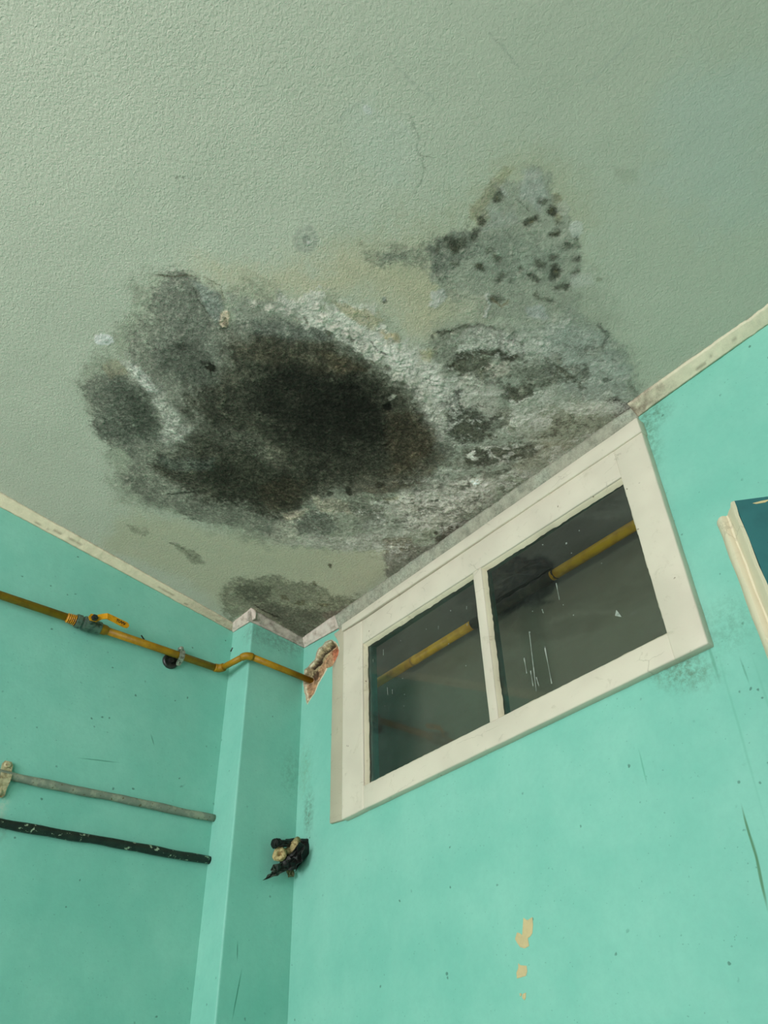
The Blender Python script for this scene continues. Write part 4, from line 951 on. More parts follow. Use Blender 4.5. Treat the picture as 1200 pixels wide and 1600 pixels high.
cove('trim_6', (1.458, 0.0, 0), (XR, 0.0, 0), 1.417, 1.423, (0, -1, 0), 'cracked cream cornice strip right of the window', (226, 214, 186), right_mould)

# ------------------------------------------------------------------ broken plaster around the pipe hole
hx0, hx1, hz0, hz1 = 0.0, 0.235, 1.20, 1.41
n1 = 110
U, W = np.meshgrid(np.linspace(hx0, hx1, n1), np.linspace(hz0, hz1, n1), indexing='ij')
u, w = U.ravel(), W.ravel()
sd = poly_sd(u, w, HOLE)
nz = fbm(u * 70, w * 70, 4, 0.6); nz2 = fbm(u * 160 + 4, w * 160, 3)
depth = np.clip(-sd, 0, 0.03)
yy = 0.002 + 0.015 * smooth(0.0, 0.014, -sd) + 0.007 * nz * smooth(0.0, 0.01, -sd) + 0.003 * nz2 * smooth(-0.004, 0.006, -sd)
crev = np.minimum(seg_dist(u, w, *(0.0803, 1.3485), *(0.1058, 1.3768)), seg_dist(u, w, *(0.1096, 1.3751), *(0.1619, 1.3810))) + 0.004 * nz
crev2 = seg_dist(u, w, *(0.0422, 1.3429), *(0.0803, 1.3485)) + 0.004 * nz
cr = np.maximum(smooth(0.010, 0.003, crev), smooth(0.006, 0.002, crev2))
yy = np.minimum(yy + 0.006 * cr, 0.0285)
pl = lin((168, 152, 116)); br = lin((192, 122, 90)); tn = lin((176, 142, 108)); dk = lin((52, 40, 28)); wh = lin((214, 206, 176))
c = np.empty((u.size, 3)); c[:] = pl
below = smooth(-0.004, 0.008, (u - 0.055) * 0.62 - (w - 1.320) + 0.010 * nz)
c = c * (1 - below[:, None]) + tn * below[:, None]
brick = smooth(0.030, 0.018, np.hypot((u - 0.176), (w - 1.338)) + 0.008 * nz)
c = c * (1 - brick[:, None]) + br * brick[:, None]
rim = smooth(0.0075, 0.002, -sd + 0.003 * nz2) * smooth(-0.2, 0.3, nz + 0.15)
c = c * (1 - rim[:, None]) + wh * rim[:, None]
c = c * (1 - 0.92 * cr[:, None]) + dk * 0.92 * cr[:, None]  # shade of the crevices painted into the colour
hole_dark = smooth(0.024, 0.014, np.hypot(u - 0.058, w - 1.312) + 0.006 * nz)  # darkness of the pipe hole mouth, painted onto the plaster colour
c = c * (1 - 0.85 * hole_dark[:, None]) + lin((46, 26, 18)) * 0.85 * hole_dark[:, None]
c *= np.clip(1 + 0.7 * nz + 0.5 * nz2, 0.25, 1.6)[:, None]
keep = sd < 0.006
idx = -np.ones(u.size, int); idx[keep] = np.arange(keep.sum())
ij = np.arange(u.size).reshape(n1, n1)
fq = [[int(idx[a]) for a in q] for q in np.stack([ij[:-1, :-1], ij[1:, :-1], ij[1:, 1:], ij[:-1, 1:]], -1).reshape(-1, 4) if keep[q].all()]
bp = mesh('broken_plaster', [(a, b, d) for a, b, d in zip(u[keep], yy[keep], w[keep])], fq, M['broken'], wall_back, smooth=False, recalc=False)
bp['label'] = 'broken plaster and brick around the pipe hole'
set_attr(bp, np.concatenate([np.clip(c[keep], 0.004, 0.85), 0.25 * np.ones((keep.sum(), 1))], 1))
# raised ragged lip of paint around the hole
lip_o, lip_i = [], []
cx, cz = 0.10, 1.315
LV, LF = [], []
ring = []
for i in range(len(HOLE)):
    (ax, az), (bx, bz) = HOLE[i], HOLE[(i + 1) % len(HOLE)]
    for t in (0, 0.33, 0.66): ring.append((ax + (bx - ax) * t, az + (bz - az) * t))
nr = len(ring)
for i, (x, z) in enumerate(ring):
    d = Vector((x - cx, z - cz)); d.normalize()
    o_, i_ = 0.0015 + 0.004 * random.random(), 0.001 + 0.003 * random.random()
    ox = max(0.001, x + d.x * o_)
    LV += [(ox, -0.0003, z + d.y * o_), (x, -0.0022 - 0.001 * random.random(), z), (max(0.002, x - d.x * i_), 0.006, z - d.y * i_)]
for i in range(nr):
    j = (i + 1) % nr
    LF += [[3 * i, 3 * i + 1, 3 * j + 1, 3 * j], [3 * i + 1, 3 * i + 2, 3 * j + 2, 3 * j + 1]]
mesh('plaster_lip', LV, LF, M['putty'], wall_back)

# chips in the paint, beige undercoat showing
def chip(pts, y=-0.0006):
    pts = [(p[0], y, p[1]) for p in pts]
    cen = (sum(p[0] for p in pts) / len(pts), y - 0.0006, sum(p[2] for p in pts) / len(pts))
    ins = [tuple(cen[k] + (p[k] - cen[k]) * 0.88 if k != 1 else y - 0.0006 for k in range(3)) for p in pts]
    bk = [(p[0], 0.004, p[2]) for p in pts]
    n = len(pts)
    F = [[i, (i + 1) % n, n + (i + 1) % n, n + i] for i in range(n)] + [list(range(n, 2 * n))]
    F += [[2 * n + i, 2 * n + (i + 1) % n, (i + 1) % n, i] for i in range(n)]
    return mesh('paint_chip', pts + ins + bk, F, M['chip'], wall_back)
chip([(0.8782, 0.3958), (0.8878, 0.3891), (0.9029, 0.3923), (0.9019, 0.3781), (0.8972, 0.3635), (0.8910, 0.3587), (0.8834, 0.3564), (0.8842, 0.3422), (0.8712, 0.3397), (0.8594, 0.3440), (0.8521, 0.3535), (0.8480, 0.3613), (0.8555, 0.3720), (0.8624, 0.3696), (0.8686, 0.3638), (0.8729, 0.3774)])
chip([(0.8490, 0.3165), (0.8536, 0.3123), (0.8707, 0.3086), (0.8705, 0.2984), (0.8656, 0.2912), (0.8406, 0.2902), (0.8407, 0.3004), (0.8473, 0.3075)])
chip([(0.8513, 0.2618), (0.8603, 0.2629), (0.8588, 0.2554), (0.8544, 0.2504), (0.8484, 0.2556)])
chip([(0.8429, 0.2640), (0.8481, 0.2634), (0.8473, 0.2590), (0.8437, 0.2584)])


# ------------------------------------------------------------------ interior window
win = empty('window_1', (0.19, -0.002, 0.772), 'white painted two-pane interior window high on the turquoise wall', 'window', kind='structure')
def plank(name, quad, y0, y1, mat, bev=0.003, rough=0.0006):
    """board from a front outline in (x, z), y0 front, y1 back, edges eased and slightly uneven"""
    bm = bmesh.new()
    fr = [bm.verts.new((x, y0, z)) for x, z in quad]
    bk = [bm.verts.new((x, y1, z)) for x, z in quad]
    n = len(quad)
    bm.faces.new(fr); bm.faces.new(bk[::-1])
    for i in range(n):
        bm.faces.new([fr[i], bk[i], bk[(i + 1) % n], fr[(i + 1) % n]])
    bmesh.ops.bevel(bm, geom=list(bm.edges), offset=bev, segments=2, affect='EDGES', profile=0.5)
    long_e = [e for e in bm.edges if e.calc_length() > 0.08]
    bmesh.ops.subdivide_edges(bm, edges=long_e, cuts=14, use_grid_fill=True)
    for v in bm.verts:
        a = math.sin(v.co.x * 37 + v.co.z * 23) + math.sin(v.co.x * 91 - v.co.z * 71 + 1.3) * 0.6 + math.sin(v.co.x * 190 + v.co.z * 173) * 0.3
        v.co.y += rough * 0.35 * a
        v.co.x += rough * 0.5 * math.sin(v.co.z * 61 + v.co.x * 13); v.co.z += rough * 0.6 * math.sin(v.co.x * 53 + v.co.z * 9)
    return auto_smooth(from_bm(name, bm, mat, win), 50)
YS = -0.022                       # face of the sash
plank('casing', [(0.188, 0.774), (0.266, 0.765), (0.266, 1.405), (0.192, 1.405), (0.203, 1.385), (0.221, 1.366), (0.231, 1.335), (0.222, 1.308), (0.206, 1.297), (0.188, 1.284)], -0.009, 0.012, M['cream_dull'])
plank('stile', [(0.264, 0.761), (0.366, 0.7625), (0.366, 1.366), (0.264, 1.372)], YS, 0.006, M['cream'])
plank('stile', [(1.381, 0.770), (1.459, 0.770), (1.464, 1.3465), (1.379, 1.3475)], YS, 0.006, M['cream'])
plank('rail', [(0.364, 1.2805), (1.381, 1.262), (1.381, 1.349), (0.364, 1.366)], YS + 0.0006, 0.006, M['cream'])
plank('rail', [(0.364, 0.7625), (1.383, 0.7705), (1.383, 0.831), (0.364, 0.8275)], YS + 0.0006, 0.006, M['cream'])
plank('glazing_bar', [(0.864, 0.828), (0.894, 0.829), (0.899, 1.276), (0.866, 1.277)], YS + 0.003, 0.006, M['cream'])
tt = plank('top_trim', [(0.262, 1.374), (1.466, 1.344), (1.466, 1.392), (0.262, 1.400)], -0.027, 0.006, M['cream'], 0.003, 0.001)
# outer side of the frame, painted blue-green, seen through the panes
for x0, x1, z0, z1 in ((0.366, 0.374, 0.83, 1.285), (1.379, 1.384, 0.83, 1.265), (0.868, 0.893, 0.82, 1.285), (0.366, 1.384, 1.281, 1.289), (0.366, 1.384, 0.818, 0.828)):
    box('outer_frame', x0, x1, 0.0062, 0.030, z0, z1, M['sash_edge'], win)
# panes, with putty beads and white paint splashes
def putty_bead(parent, ring_out, ring_in, y_out, y_in, mat):
    """sloping ragged bead between the frame edge and the glass"""
    V, F = [], []
    N = 44
    n = len(ring_out)
    for i in range(n):
        a, b = ring_out[i], ring_out[(i + 1) % n]
        c_, d = ring_in[i], ring_in[(i + 1) % n]
        for k in range(N):
            t = k / N
            o_ = (a[0] + (b[0] - a[0]) * t, a[1] + (b[1] - a[1]) * t)
            q = (c_[0] + (d[0] - c_[0]) * t, c_[1] + (d[1] - c_[1]) * t)
            j = 0.0 if k == 0 else 0.5 * (random.random() - 0.5) + 0.12 * math.sin(t * 23 + i)
            q = (q[0] + (o_[0] - q[0]) * j * 0.8, q[1] + (o_[1] - q[1]) * j * 0.8)
            mid_ = ((o_[0] + q[0]) / 2, (o_[1] + q[1]) / 2)
            V += [(o_[0], y_out, o_[1]), (mid_[0], (y_out * 0.65 + y_in * 0.35) - 0.001 * random.random(), mid_[1]), (q[0], y_in, q[1]), (o_[0], y_in, o_[1])]
    T = n * N
    for i in range(T):
        j = (i + 1) % T
        for k in range(4):
            F.append([4 * i + k, 4 * i + (k + 1) % 4, 4 * j + (k + 1) % 4, 4 * j + k])
    o = mesh('putty_bead', V, F, mat, parent)
    return auto_smooth(o, 40)
PANES = [[(0.366, 0.8285), (0.864, 0.8295), (0.866, 1.2715), (0.366, 1.2805)], [(0.894, 0.830), (1.381, 0.832), (1.379, 1.262), (0.899, 1.271)]]
pane_objs = []
for q in PANES:
    v, f = prism_pts([(x, -0.004, z) for x, z in q], [(x, -0.001, z) for x, z in q])
    p = mesh('pane', v, f, M['glass'], win)
    p['label'] = 'dusty glass pane'
    pane_objs.append(p)
    cx = sum(a[0] for a in q) / 4; cz = sum(a[1] for a in q) / 4
    b = 0.0075
    inner = [(x + (b if x < cx else -b), z + (b if z < cz else -b * 1.1)) for x, z in q]
    putty_bead(win, q, inner, -0.016, -0.0042, M['putty'])
def splash(pane, pts, name='paint_splash'):
    """thin blob of dried white paint on the room side of a pane; pts = outline (x, z)"""
    fr = [(x, -0.0049, z) for x, z in pts]; bk = [(x, -0.0039, z) for x, z in pts]
    v, f = prism_pts(fr, bk)
    return mesh(name, v, f, M['speck'], pane)
def drip(pane, a, b, w):
    (ax, az), (bx, bz) = a, b
    n = 6
    L_, R_ = [], []
    for i in range(n + 1):
        t = i / n
        ww = 0.62 * w * (0.55 + 0.35 * math.sin(7 * t + ax * 90) + (0.5 if i in (0, 1) else 0)) * 0.5
        L_.append((ax + (bx - ax) * t - ww, az + (bz - az) * t)); R_.append((ax + (bx - ax) * t + ww, az + (bz - az) * t))
    return splash(pane, L_ + R_[::-1], 'paint_drip')
def dot(pane, c, r, sx=1.0):
    return splash(pane, [(c[0] + math.cos(k * math.pi / 4) * r * sx * random.uniform(0.7, 1.2), c[1] + math.sin(k * math.pi / 4) * r * random.uniform(0.7, 1.2)) for k in range(8)])
PL, PR = pane_objs
splash(PR, [(1.2702, 0.9495), (1.2757, 0.9367), (1.2784, 0.9270), (1.2635, 0.9378)])
for a, b, w in [((1.0180, 1.0153), (1.0102, 0.8574), 0.0045), ((1.0567, 0.9558), (1.0583, 0.8571), 0.0045), ((0.9894, 0.9550), (0.9899, 0.9130), 0.004), ((1.0028, 0.9143), (1.0031, 0.8735), 0.004), ((1.0169, 0.8912), (1.0201, 0.8665), 0.004), ((1.1249, 1.1020), (1.1247, 1.0533), 0.003), ((1.0686, 1.0547), (1.0704, 1.0426), 0.003)]:
    drip(PR, a, b, w)
for c_, r in [((1.1783, 1.1924), .0028), ((1.1555, 0.9941), .0015), ((1.1069, 1.2317), .002), ((1.1328, 1.0344), .0012), ((1.2227, 1.2051), .0016), ((1.1870, 1.1574), .0016), ((1.2621, 1.0828), .0010), ((1.0384, 1.0645), .0013), ((1.0197, 1.0127), .0020), ((1.0564, 0.9542), .0022)]:
    dot(PR, c_, r)
for a, b, w in [((0.4628, 1.0941), (0.4646, 1.0687), .0022), ((0.4858, 1.0784), (0.4851, 1.0644), .0018), ((0.4499, 1.2265), (0.4492, 1.2069), .0020), ((0.3989, 1.2163), (0.3986, 1.2053), .0018), ((0.6989, 1.1885), (0.6978, 1.1785), .0020), ((0.8163, 1.1946), (0.8150, 1.1848), .0018), ((0.8117, 1.1412), (0.8107, 1.1336), .0018)]:
    drip(PL, a, b, w)
for c_, r in [((0.7529, 1.2124), .0020), ((0.7336, 1.1140), .0018), ((0.7908, 1.0214), .0018), ((0.5387, 1.0406), .0016), ((0.5337, 1.0071), .0014), ((0.6475, 1.2030), .0013), ((0.5334, 1.0933), .0014), ((0.4485, 1.0406), .0012), ((0.5323, 1.2191), .0012)]:
    dot(PL, c_, r, 0.7)


# ------------------------------------------------------------------ shaft behind the window
SY = 0.24
sx0, sx1, sz0, sz1 = -0.35, 1.75, 0.55, 1.85
n1, n2 = 300, 190
U, W = np.meshgrid(np.linspace(sx0, sx1, n1), np.linspace(sz0, sz1, n2), indexing='ij')
u, w = U.ravel(), W.ravel()
c = np.empty((u.size, 3)); c[:] = lin((98, 95, 82))
n_a = fbm(u * 9, w * 9, 5); n_b = fbm(u * 24, w * 150, 4); n_c = fbm(u * 60, w * 60, 4)
c *= (1 + 0.10 * n_a + 0.07 * n_b)[:, None]
PATCH = [(0.6780, 1.4630), (0.7045, 1.5012), (0.7657, 1.5014), (0.8260, 1.4758), (0.8721, 1.4315), (0.9213, 1.4146), (0.9579, 1.3696), (0.9427, 1.3458), (0.9570, 1.2968), (0.9374, 1.2741), (0.8970, 1.2711), (0.9354, 1.2421), (0.8816, 1.2570), (0.8106, 1.2892), (0.7580, 1.2934), (0.6981, 1.3145), (0.6743, 1.3430)]
sdp = poly_sd(u + 0.012 * fbm(u * 14, w * 14, 4), w + 0.012 * fbm(u * 14 + 9, w * 14, 4), PATCH)
am = smooth(0.012, -0.010, sdp + 0.006 * n_c) * np.clip(0.85 + 0.3 * n_c, 0, 1)
am = np.maximum(am, 0.35 * smooth(0.06, -0.02, sdp) * np.clip(0.4 + n_a, 0, 1))
c = c * (1 - am[:, None]) + lin((30, 31, 25)) * am[:, None]

ij = np.arange(u.size).reshape(n1, n2)
fq = np.stack([ij[:-1, :-1], ij[1:, :-1], ij[1:, 1:], ij[:-1, 1:]], -1).reshape(-1, 4).tolist()
yy = SY + 0.003 * n_a + 0.001 * n_c
V = [(a, b, d) for a, b, d in zip(u, yy, w)]
nb = len(V)
V += [(sx0, 0.03, sz0), (sx1, 0.03, sz0), (sx1, 0.03, sz1), (sx0, 0.03, sz1)]
c00, c10, c11, c01 = int(ij[0, 0]), int(ij[-1, 0]), int(ij[-1, -1]), int(ij[0, -1])
bot = [int(a) for a in ij[:, 0]]; top = [int(a) for a in ij[:, -1]]; lef = [int(a) for a in ij[0, :]]; rig = [int(a) for a in ij[-1, :]]
fq += [bot[::-1] + [nb, nb + 1], top + [nb + 2, nb + 3], lef + [nb + 3, nb], rig[::-1] + [nb + 1, nb + 2]]
c = np.concatenate([c, np.tile(lin((130, 130, 122)), (4, 1))]); am = np.concatenate([am, np.zeros(4)])
shaft = mesh('wall_shaft', V, fq, M['shaft'], recalc=False)
tag(shaft, 'grey rendered wall with black stain seen through the window panes', 'wall', kind='structure')
set_attr(shaft, np.concatenate([np.clip(c, 0.004, 0.8), np.clip(am, 0, 1)[:, None]], 1))
# ------------------------------------------------------------------ yellow pipe and charred wrapping in the shaft
PZ = 1.2958
sp = empty('gas_pipe', (0.6, 0.20, PZ), 'thick yellow gas pipe running behind the window glass', 'pipe')
tube_obj('pipe_run', [(-0.30, 0.20, PZ), (0.6515, 0.20, PZ)], 0.0148, M['shaft_pipe'], sp, 24)
tube_obj('pipe_run', [(0.9694, 0.20, PZ), (1.70, 0.20, PZ)], 0.0148, M['shaft_pipe'], sp, 24)
tube_obj('socket', [(0.3645 - 0.012, 0.20, PZ), (0.3645 + 0.014, 0.20, PZ)], 0.0156, M['shaft_pipe'], sp, 24)
x0, x1 = 0.6402, 0.9841
n = 26
pth = [(x0 + (x1 - x0) * i / n, 0.20 + 0.001 * math.sin(i * 2.1), PZ + 0.0012 * math.sin(i * 1.3)) for i in range(n + 1)]
rad = [0.0152 + 0.0012 * math.sin(i * 1.7) + 0.001 * random.random() for i in range(n + 1)]
wr = tube_obj('burnt_section', pth, rad, M['char'], sp, 18, 0.10)
wr['label'] = 'blackened scorched stretch of the pipe'
# torn scorched sheet hanging behind and around the pipe
def torn_sheet(name, pts, mat, parent, thick=0.002, crump=0.006, seed=1):
    """crumpled sheet with real thickness from an outline of room points"""
    rr = random.Random(seed)
    P_ = [Vector(p) for p in pts]
    cen = sum(P_, Vector()) / len(P_)
    nrm = Vector((0, 0, 0))
    for i in range(len(P_)):
        nrm += (P_[i] - cen).cross(P_[(i + 1) % len(P_)] - cen)
    nrm.normalize()
    rings = [1.0, 0.72, 0.4]
    V, F = [], []
    dense = []
    for i in range(len(P_)):
        a, b = P_[i], P_[(i + 1) % len(P_)]
        dense += [a, along(a, b, 0.5) + Vector((rr.uniform(-1, 1), rr.uniform(-1, 1), rr.uniform(-1, 1))) * crump * 0.25]
    n = len(dense)
    for s in rings:
        for p in dense:
            V.append(cen + (p - cen) * s + nrm * rr.uniform(-crump, crump))
    V.append(cen + nrm * rr.uniform(-crump, crump))
    for r in range(2):
        for i in range(n):
            j = (i + 1) % n
            F.append([r * n + i, r * n + j, (r + 1) * n + j, (r + 1) * n + i])
    for i in range(n):
        F.append([2 * n + i, 2 * n + (i + 1) % n, 3 * n])
    m0 = len(V)
    B = [v - nrm * thick for v in V]
    F2 = [[i + m0 for i in reversed(f)] for f in F]
    side = [[i, (i + 1) % n, m0 + (i + 1) % n, m0 + i] for i in range(n)]
    return mesh(name, V + B, F + F2 + side, mat, parent, smooth=False)
ts = torn_sheet('scorched_sheet', [(0.7127, 0.2240, 1.4495), (0.7569, 0.2240, 1.4742), (0.8325, 0.2240, 1.4575), (0.8815, 0.2260, 1.4126), (0.9294, 0.2260, 1.3918), (0.9591, 0.2240, 1.3434), (0.9079, 0.2200, 1.3340), (0.8011, 0.2180, 1.3408), (0.7316, 0.2200, 1.3458), (0.7057, 0.2220, 1.3913)], M['char'], None, 0.002, 0.004, 5)
tag(ts, 'scorched black sheet behind the yellow pipe in the right pane', 'scorched sheet')

# ------------------------------------------------------------------ yellow gas pipe on the left wall
GX_, GZ = XL + 0.030, 1.3225
gp = empty('gas_pipe', (GX_, -0.6, GZ), 'thin yellow gas pipe along the left wall entering the broken plaster hole', 'pipe')
R1, R2 = 0.0120, 0.0106
yv0, yv1 = -0.800, -0.690          # valve from / to
tube_obj('pipe_run', [(GX_, -1.75, GZ + 0.009), (GX_, yv0, GZ + 0.001)], R1, M['yellow'], gp, 20)
tube_obj('pipe_run', [(GX_, yv1 + 0.004, GZ), (GX_, -0.286, GZ - 0.006)], R1, M['yellow'], gp, 20)
e0 = Vector((GX_, -0.268, GZ - 0.006)); e1 = Vector((0.030, -0.243, GZ - 0.003)); e2 = Vector((0.030, 0.020, GZ - 0.018))
d01 = (e1 - e0).normalized(); d12 = (e2 - e1).normalized(); d_0 = Vector((0, 1, 0))
def bend(a, d_in, d_out, r=0.02, n=7):
    p0, p2 = a - d_in * r, a + d_out * r
    return [(1 - t) ** 2 * p0 + 2 * t * (1 - t) * a + t * t * p2 for t in [i / n for i in range(n + 1)]]
tube_obj('elbow', bend(e0, d_0, d01, 0.020), 0.0138, M['yellow'], gp, 18)
tube_obj('elbow', bend(e1, d01, d12, 0.022), 0.0128, M['yellow'], gp, 18)
tube_obj('pipe_run', [e0 + d01 * 0.018, e1 - d01 * 0.020], R2, M['yellow'], gp, 18)
tube_obj('pipe_run', [e1 + d12 * 0.020, e2], R2, M['yellow'], gp, 18)
# ball valve: threaded taper, nickel body with hex ends, stem nut, lever
def lathe_y(name, prof, mat, parent, cx=GX_, cz=GZ, seg=24, flats=None):
    """turned part along the pipe direction: prof = [(y, r), ...]"""
    V, F = [], []
    n = len(prof)
    for (y, r) in prof:
        for k in range(seg):
            a = 2 * math.pi * (k + 0.5) / seg
            V.append((cx + math.cos(a) * r, y, cz + math.sin(a) * r))
    for i in range(n - 1):
        for k in range(seg):
            F.append([i * seg + k, i * seg + (k + 1) % seg, (i + 1) * seg + (k + 1) % seg, (i + 1) * seg + k])
    F.append(list(range(seg))); F.append([(n - 1) * seg + k for k in reversed(range(seg))])
    return auto_smooth(mesh(name, V, F, mat, parent), 30)
th = [(yv0 - 0.002, 0.0122)]
for i in range(5):
    y = yv0 + i * 0.0056
    th += [(y, 0.0128 + 0.0004 * i), (y + 0.0028, 0.0158 + 0.0004 * i)]
th += [(yv0 + 0.029, 0.0140)]
lathe_y('threaded_taper', th, M['thread'], gp)
vb = lathe_y('valve_body', [(-0.772, 0.0150), (-0.772, 0.0205), (-0.770, 0.0215), (-0.756, 0.0215), (-0.754, 0.0190), (-0.750, 0.0188), (-0.748, 0.0225), (-0.742, 0.0235), (-0.722, 0.0238), (-0.712, 0.0220), (-0.708, 0.0205), (-0.694, 0.0205), (-0.692, 0.0190), (-0.692, 0.0150)], M['valve'], gp)
lathe_y('collar', [(-0.693, 0.0125), (-0.692, 0.0165), (-0.676, 0.0160), (-0.668, 0.0125)], M['yellow'], gp)
SYV = -0.731
def lathe_x(name, prof, mat, parent, cy, cz, seg=20):
    V, F = [], []
    n = len(prof)
    for (x, r) in prof:
        for k in range(seg):
            a = 2 * math.pi * k / seg
            V.append((x, cy + math.cos(a) * r, cz + math.sin(a) * r))
    for i in range(n - 1):
        for k in range(seg):
            F.append([i * seg + k, i * seg + (k + 1) % seg, (i + 1) * seg + (k + 1) % seg, (i + 1) * seg + k])
    F.append(list(range(seg))); F.append([(n - 1) * seg + k for k in reversed(range(seg))])
    return auto_smooth(mesh(name, V, F, mat, parent), 30)
lathe_x('valve_stem', [(GX_ + 0.018, 0.0125), (GX_ + 0.030, 0.0125), (GX_ + 0.031, 0.0085), (GX_ + 0.042, 0.0085)], M['valve'], vb, SYV, GZ + 0.003)
lathe_x('stem_nut', [(GX_ + 0.0405, 0.0095), (GX_ + 0.042, 0.0105), (GX_ + 0.049, 0.0105), (GX_ + 0.050, 0.0070), (GX_ + 0.054, 0.0068)], M['dark_steel'], vb, SYV, GZ + 0.003, 6)
# lever: flat bar, cranked away from the wall, rounded grip
lv_pts = [(-0.017, 0.0), (-0.012, 0.0115), (0.006, 0.0135), (0.022, 0.0215), (0.034, 0.0245), (0.052, 0.0225), (0.080, 0.0185), (0.101, 0.0155), (0.107, 0.0110), (0.109, 0.0045), (0.106, -0.0015), (0.099, -0.0050), (0.076, -0.0020), (0.050, 0.0030), (0.036, 0.0050), (0.024, 0.0020), (0.010, -0.0095), (-0.010, -0.0110)]
def lever_x(dy):
    t = max(0.0, min(1.0, (dy - 0.012) / 0.022)); t = t * t * (3 - 2 * t)
    return GX_ + 0.0400 + 0.012 * t
LV = [(lever_x(a), SYV + a, GZ + 0.004 + b) for a, b in lv_pts]; LB = [(x - 0.0035, y, z) for x, y, z in LV]
v, f = prism_pts(LV, LB)
bm = bmesh.new()
bv = [bm.verts.new(p) for p in v]
for q in f: bm.faces.new([bv[i] for i in q])
bmesh.ops.recalc_face_normals(bm, faces=bm.faces)
bmesh.ops.triangulate(bm, faces=[q for q in bm.faces if len(q.verts) > 4])
lever = from_bm('lever', bm, M['yellow_fresh'], vb)
lever['label'] = 'yellow coated valve lever'
bpy.context.view_layer.update()
tc = bpy.data.curves.new('lever_print', 'FONT')
tc.body = 'TUVV'; tc.size = 0.0125; tc.align_x = 'CENTER'; tc.align_y = 'CENTER'; tc.extrude = 0.0002
tc.offset = 0.0004
to = bpy.data.objects.new('lever_print', tc); COL.objects.link(to)
dg = bpy.context.evaluated_depsgraph_get()
tm = bpy.data.meshes.new_from_object(to.evaluated_get(dg))
tv = [vv.co.copy() for vv in tm.vertices]; tf = [list(pp.vertices) for pp in tm.polygons]
bpy.data.objects.remove(to); bpy.data.curves.remove(tc); bpy.data.meshes.remove(tm)
ld = Vector((0, 0.050, -0.0085)).normalized(); lu = Vector((0, 0.0085, 0.050)).normalized()
lo_ = Vector((lever_x(0.08) + 0.0004, SYV + 0.080, GZ + 0.004 + 0.0085))
mesh('lever_print', [lo_ + ld * q.x + lu * q.y + Vector((q.z, 0, 0)) for q in tv], tf, M['ink'], vb)

# clamp holding the yellow pipe
cl = empty('pipe_clamp', (XL, -0.425, 1.30), 'metal strap clamp on a round black base holding the yellow pipe', 'clamp')
bd = lathe_x('base', [(XL, 0.0265), (XL + 0.007, 0.0265), (XL + 0.010, 0.0235), (XL + 0.010, 0.0195), (XL + 0.007, 0.0180), (XL + 0.007, 0.010), (XL + 0.0165, 0.009)], M['black_plastic'], cl, -0.436, 1.304, 28)
def strap(name, prof, y0, y1, th_, mat, parent, rnd=True):
    """bent flat strip: profile (x, z) swept across y0..y1"""
    n = len(prof)
    out = []
    for i in range(n):
        a = Vector(prof[max(0, i - 1)]); b = Vector(prof[min(n - 1, i + 1)])
        t = (b - a).normalized(); nn = Vector((t.y, -t.x))
        out.append((prof[i][0] + nn.x * th_, prof[i][1] + nn.y * th_))
    V, F = [], []
    ym, hw = (y0 + y1) / 2, (y1 - y0) / 2
    for i in range(n):
        k = 0.62 if rnd and i in (0, n - 1) else 1.0
        for pr in (prof[i], out[i]):
            V += [(pr[0], ym - hw * k, pr[1]), (pr[0], ym + hw * k, pr[1])]
    for i in range(n - 1):
        a = 4 * i
        F += [[a, a + 1, a + 5, a + 4], [a + 2, a + 6, a + 7, a + 3], [a, a + 4, a + 6, a + 2], [a + 1, a + 3, a + 7, a + 5]]
    F += [[0, 2, 3, 1], [4 * n - 4, 4 * n - 3, 4 * n - 1, 4 * n - 2]]
    return mesh(name, V, F, mat, parent)
px_ = GX_ + R1 + 0.0008
strap('strap', [(XL + 0.017, 1.3530), (XL + 0.0195, 1.3490), (XL + 0.022, 1.3420), (px_ - 0.006, 1.3370), (px_ - 0.001, 1.3300), (px_, 1.3180), (px_ - 0.002, 1.3080), (px_ - 0.007, 1.3010), (XL + 0.024, 1.2940), (XL + 0.019, 1.2880)], -0.4240, -0.4060, -0.0016, M['steel'], cl)
tube_obj('bolt', [(XL, -0.4145, 1.3475), (XL + 0.028, -0.4145, 1.3475)], 0.0035, M['steel'], cl, 10)
lathe_x('bolt_head', [(XL + 0.024, 0.0075), (XL + 0.028, 0.0080), (XL + 0.031, 0.0065), (XL + 0.033, 0.0030)], M['steel'], cl, -0.4145, 1.3475, 14)
lathe_x('bolt_head', [(XL + 0.025, 0.0050), (XL + 0.028, 0.0048), (XL + 0.030, 0.0025)], M['steel'], cl, -0.4150, 1.2965, 12)

# nails left in the wall
nl = tube_obj('nail', [(-0.1320, -0.5364, 1.3524), (-0.1100, -0.5554, 1.3496)], [0.0022, 0.0020], M['dark_steel'], None, 8)
tag(nl, 'small dark nail sticking out just above the yellow pipe', 'nail', 'nails left in the left wall')
nl = tube_obj('nail', [(-0.1320, -0.2179, 1.4146), (-0.1220, -0.2172, 1.4255)], [0.0036, 0.0032], M['dark_steel'], None, 8)
tag(nl, 'short dark nail in the corner beside the pier under the cornice', 'nail', 'nails left in the left wall')

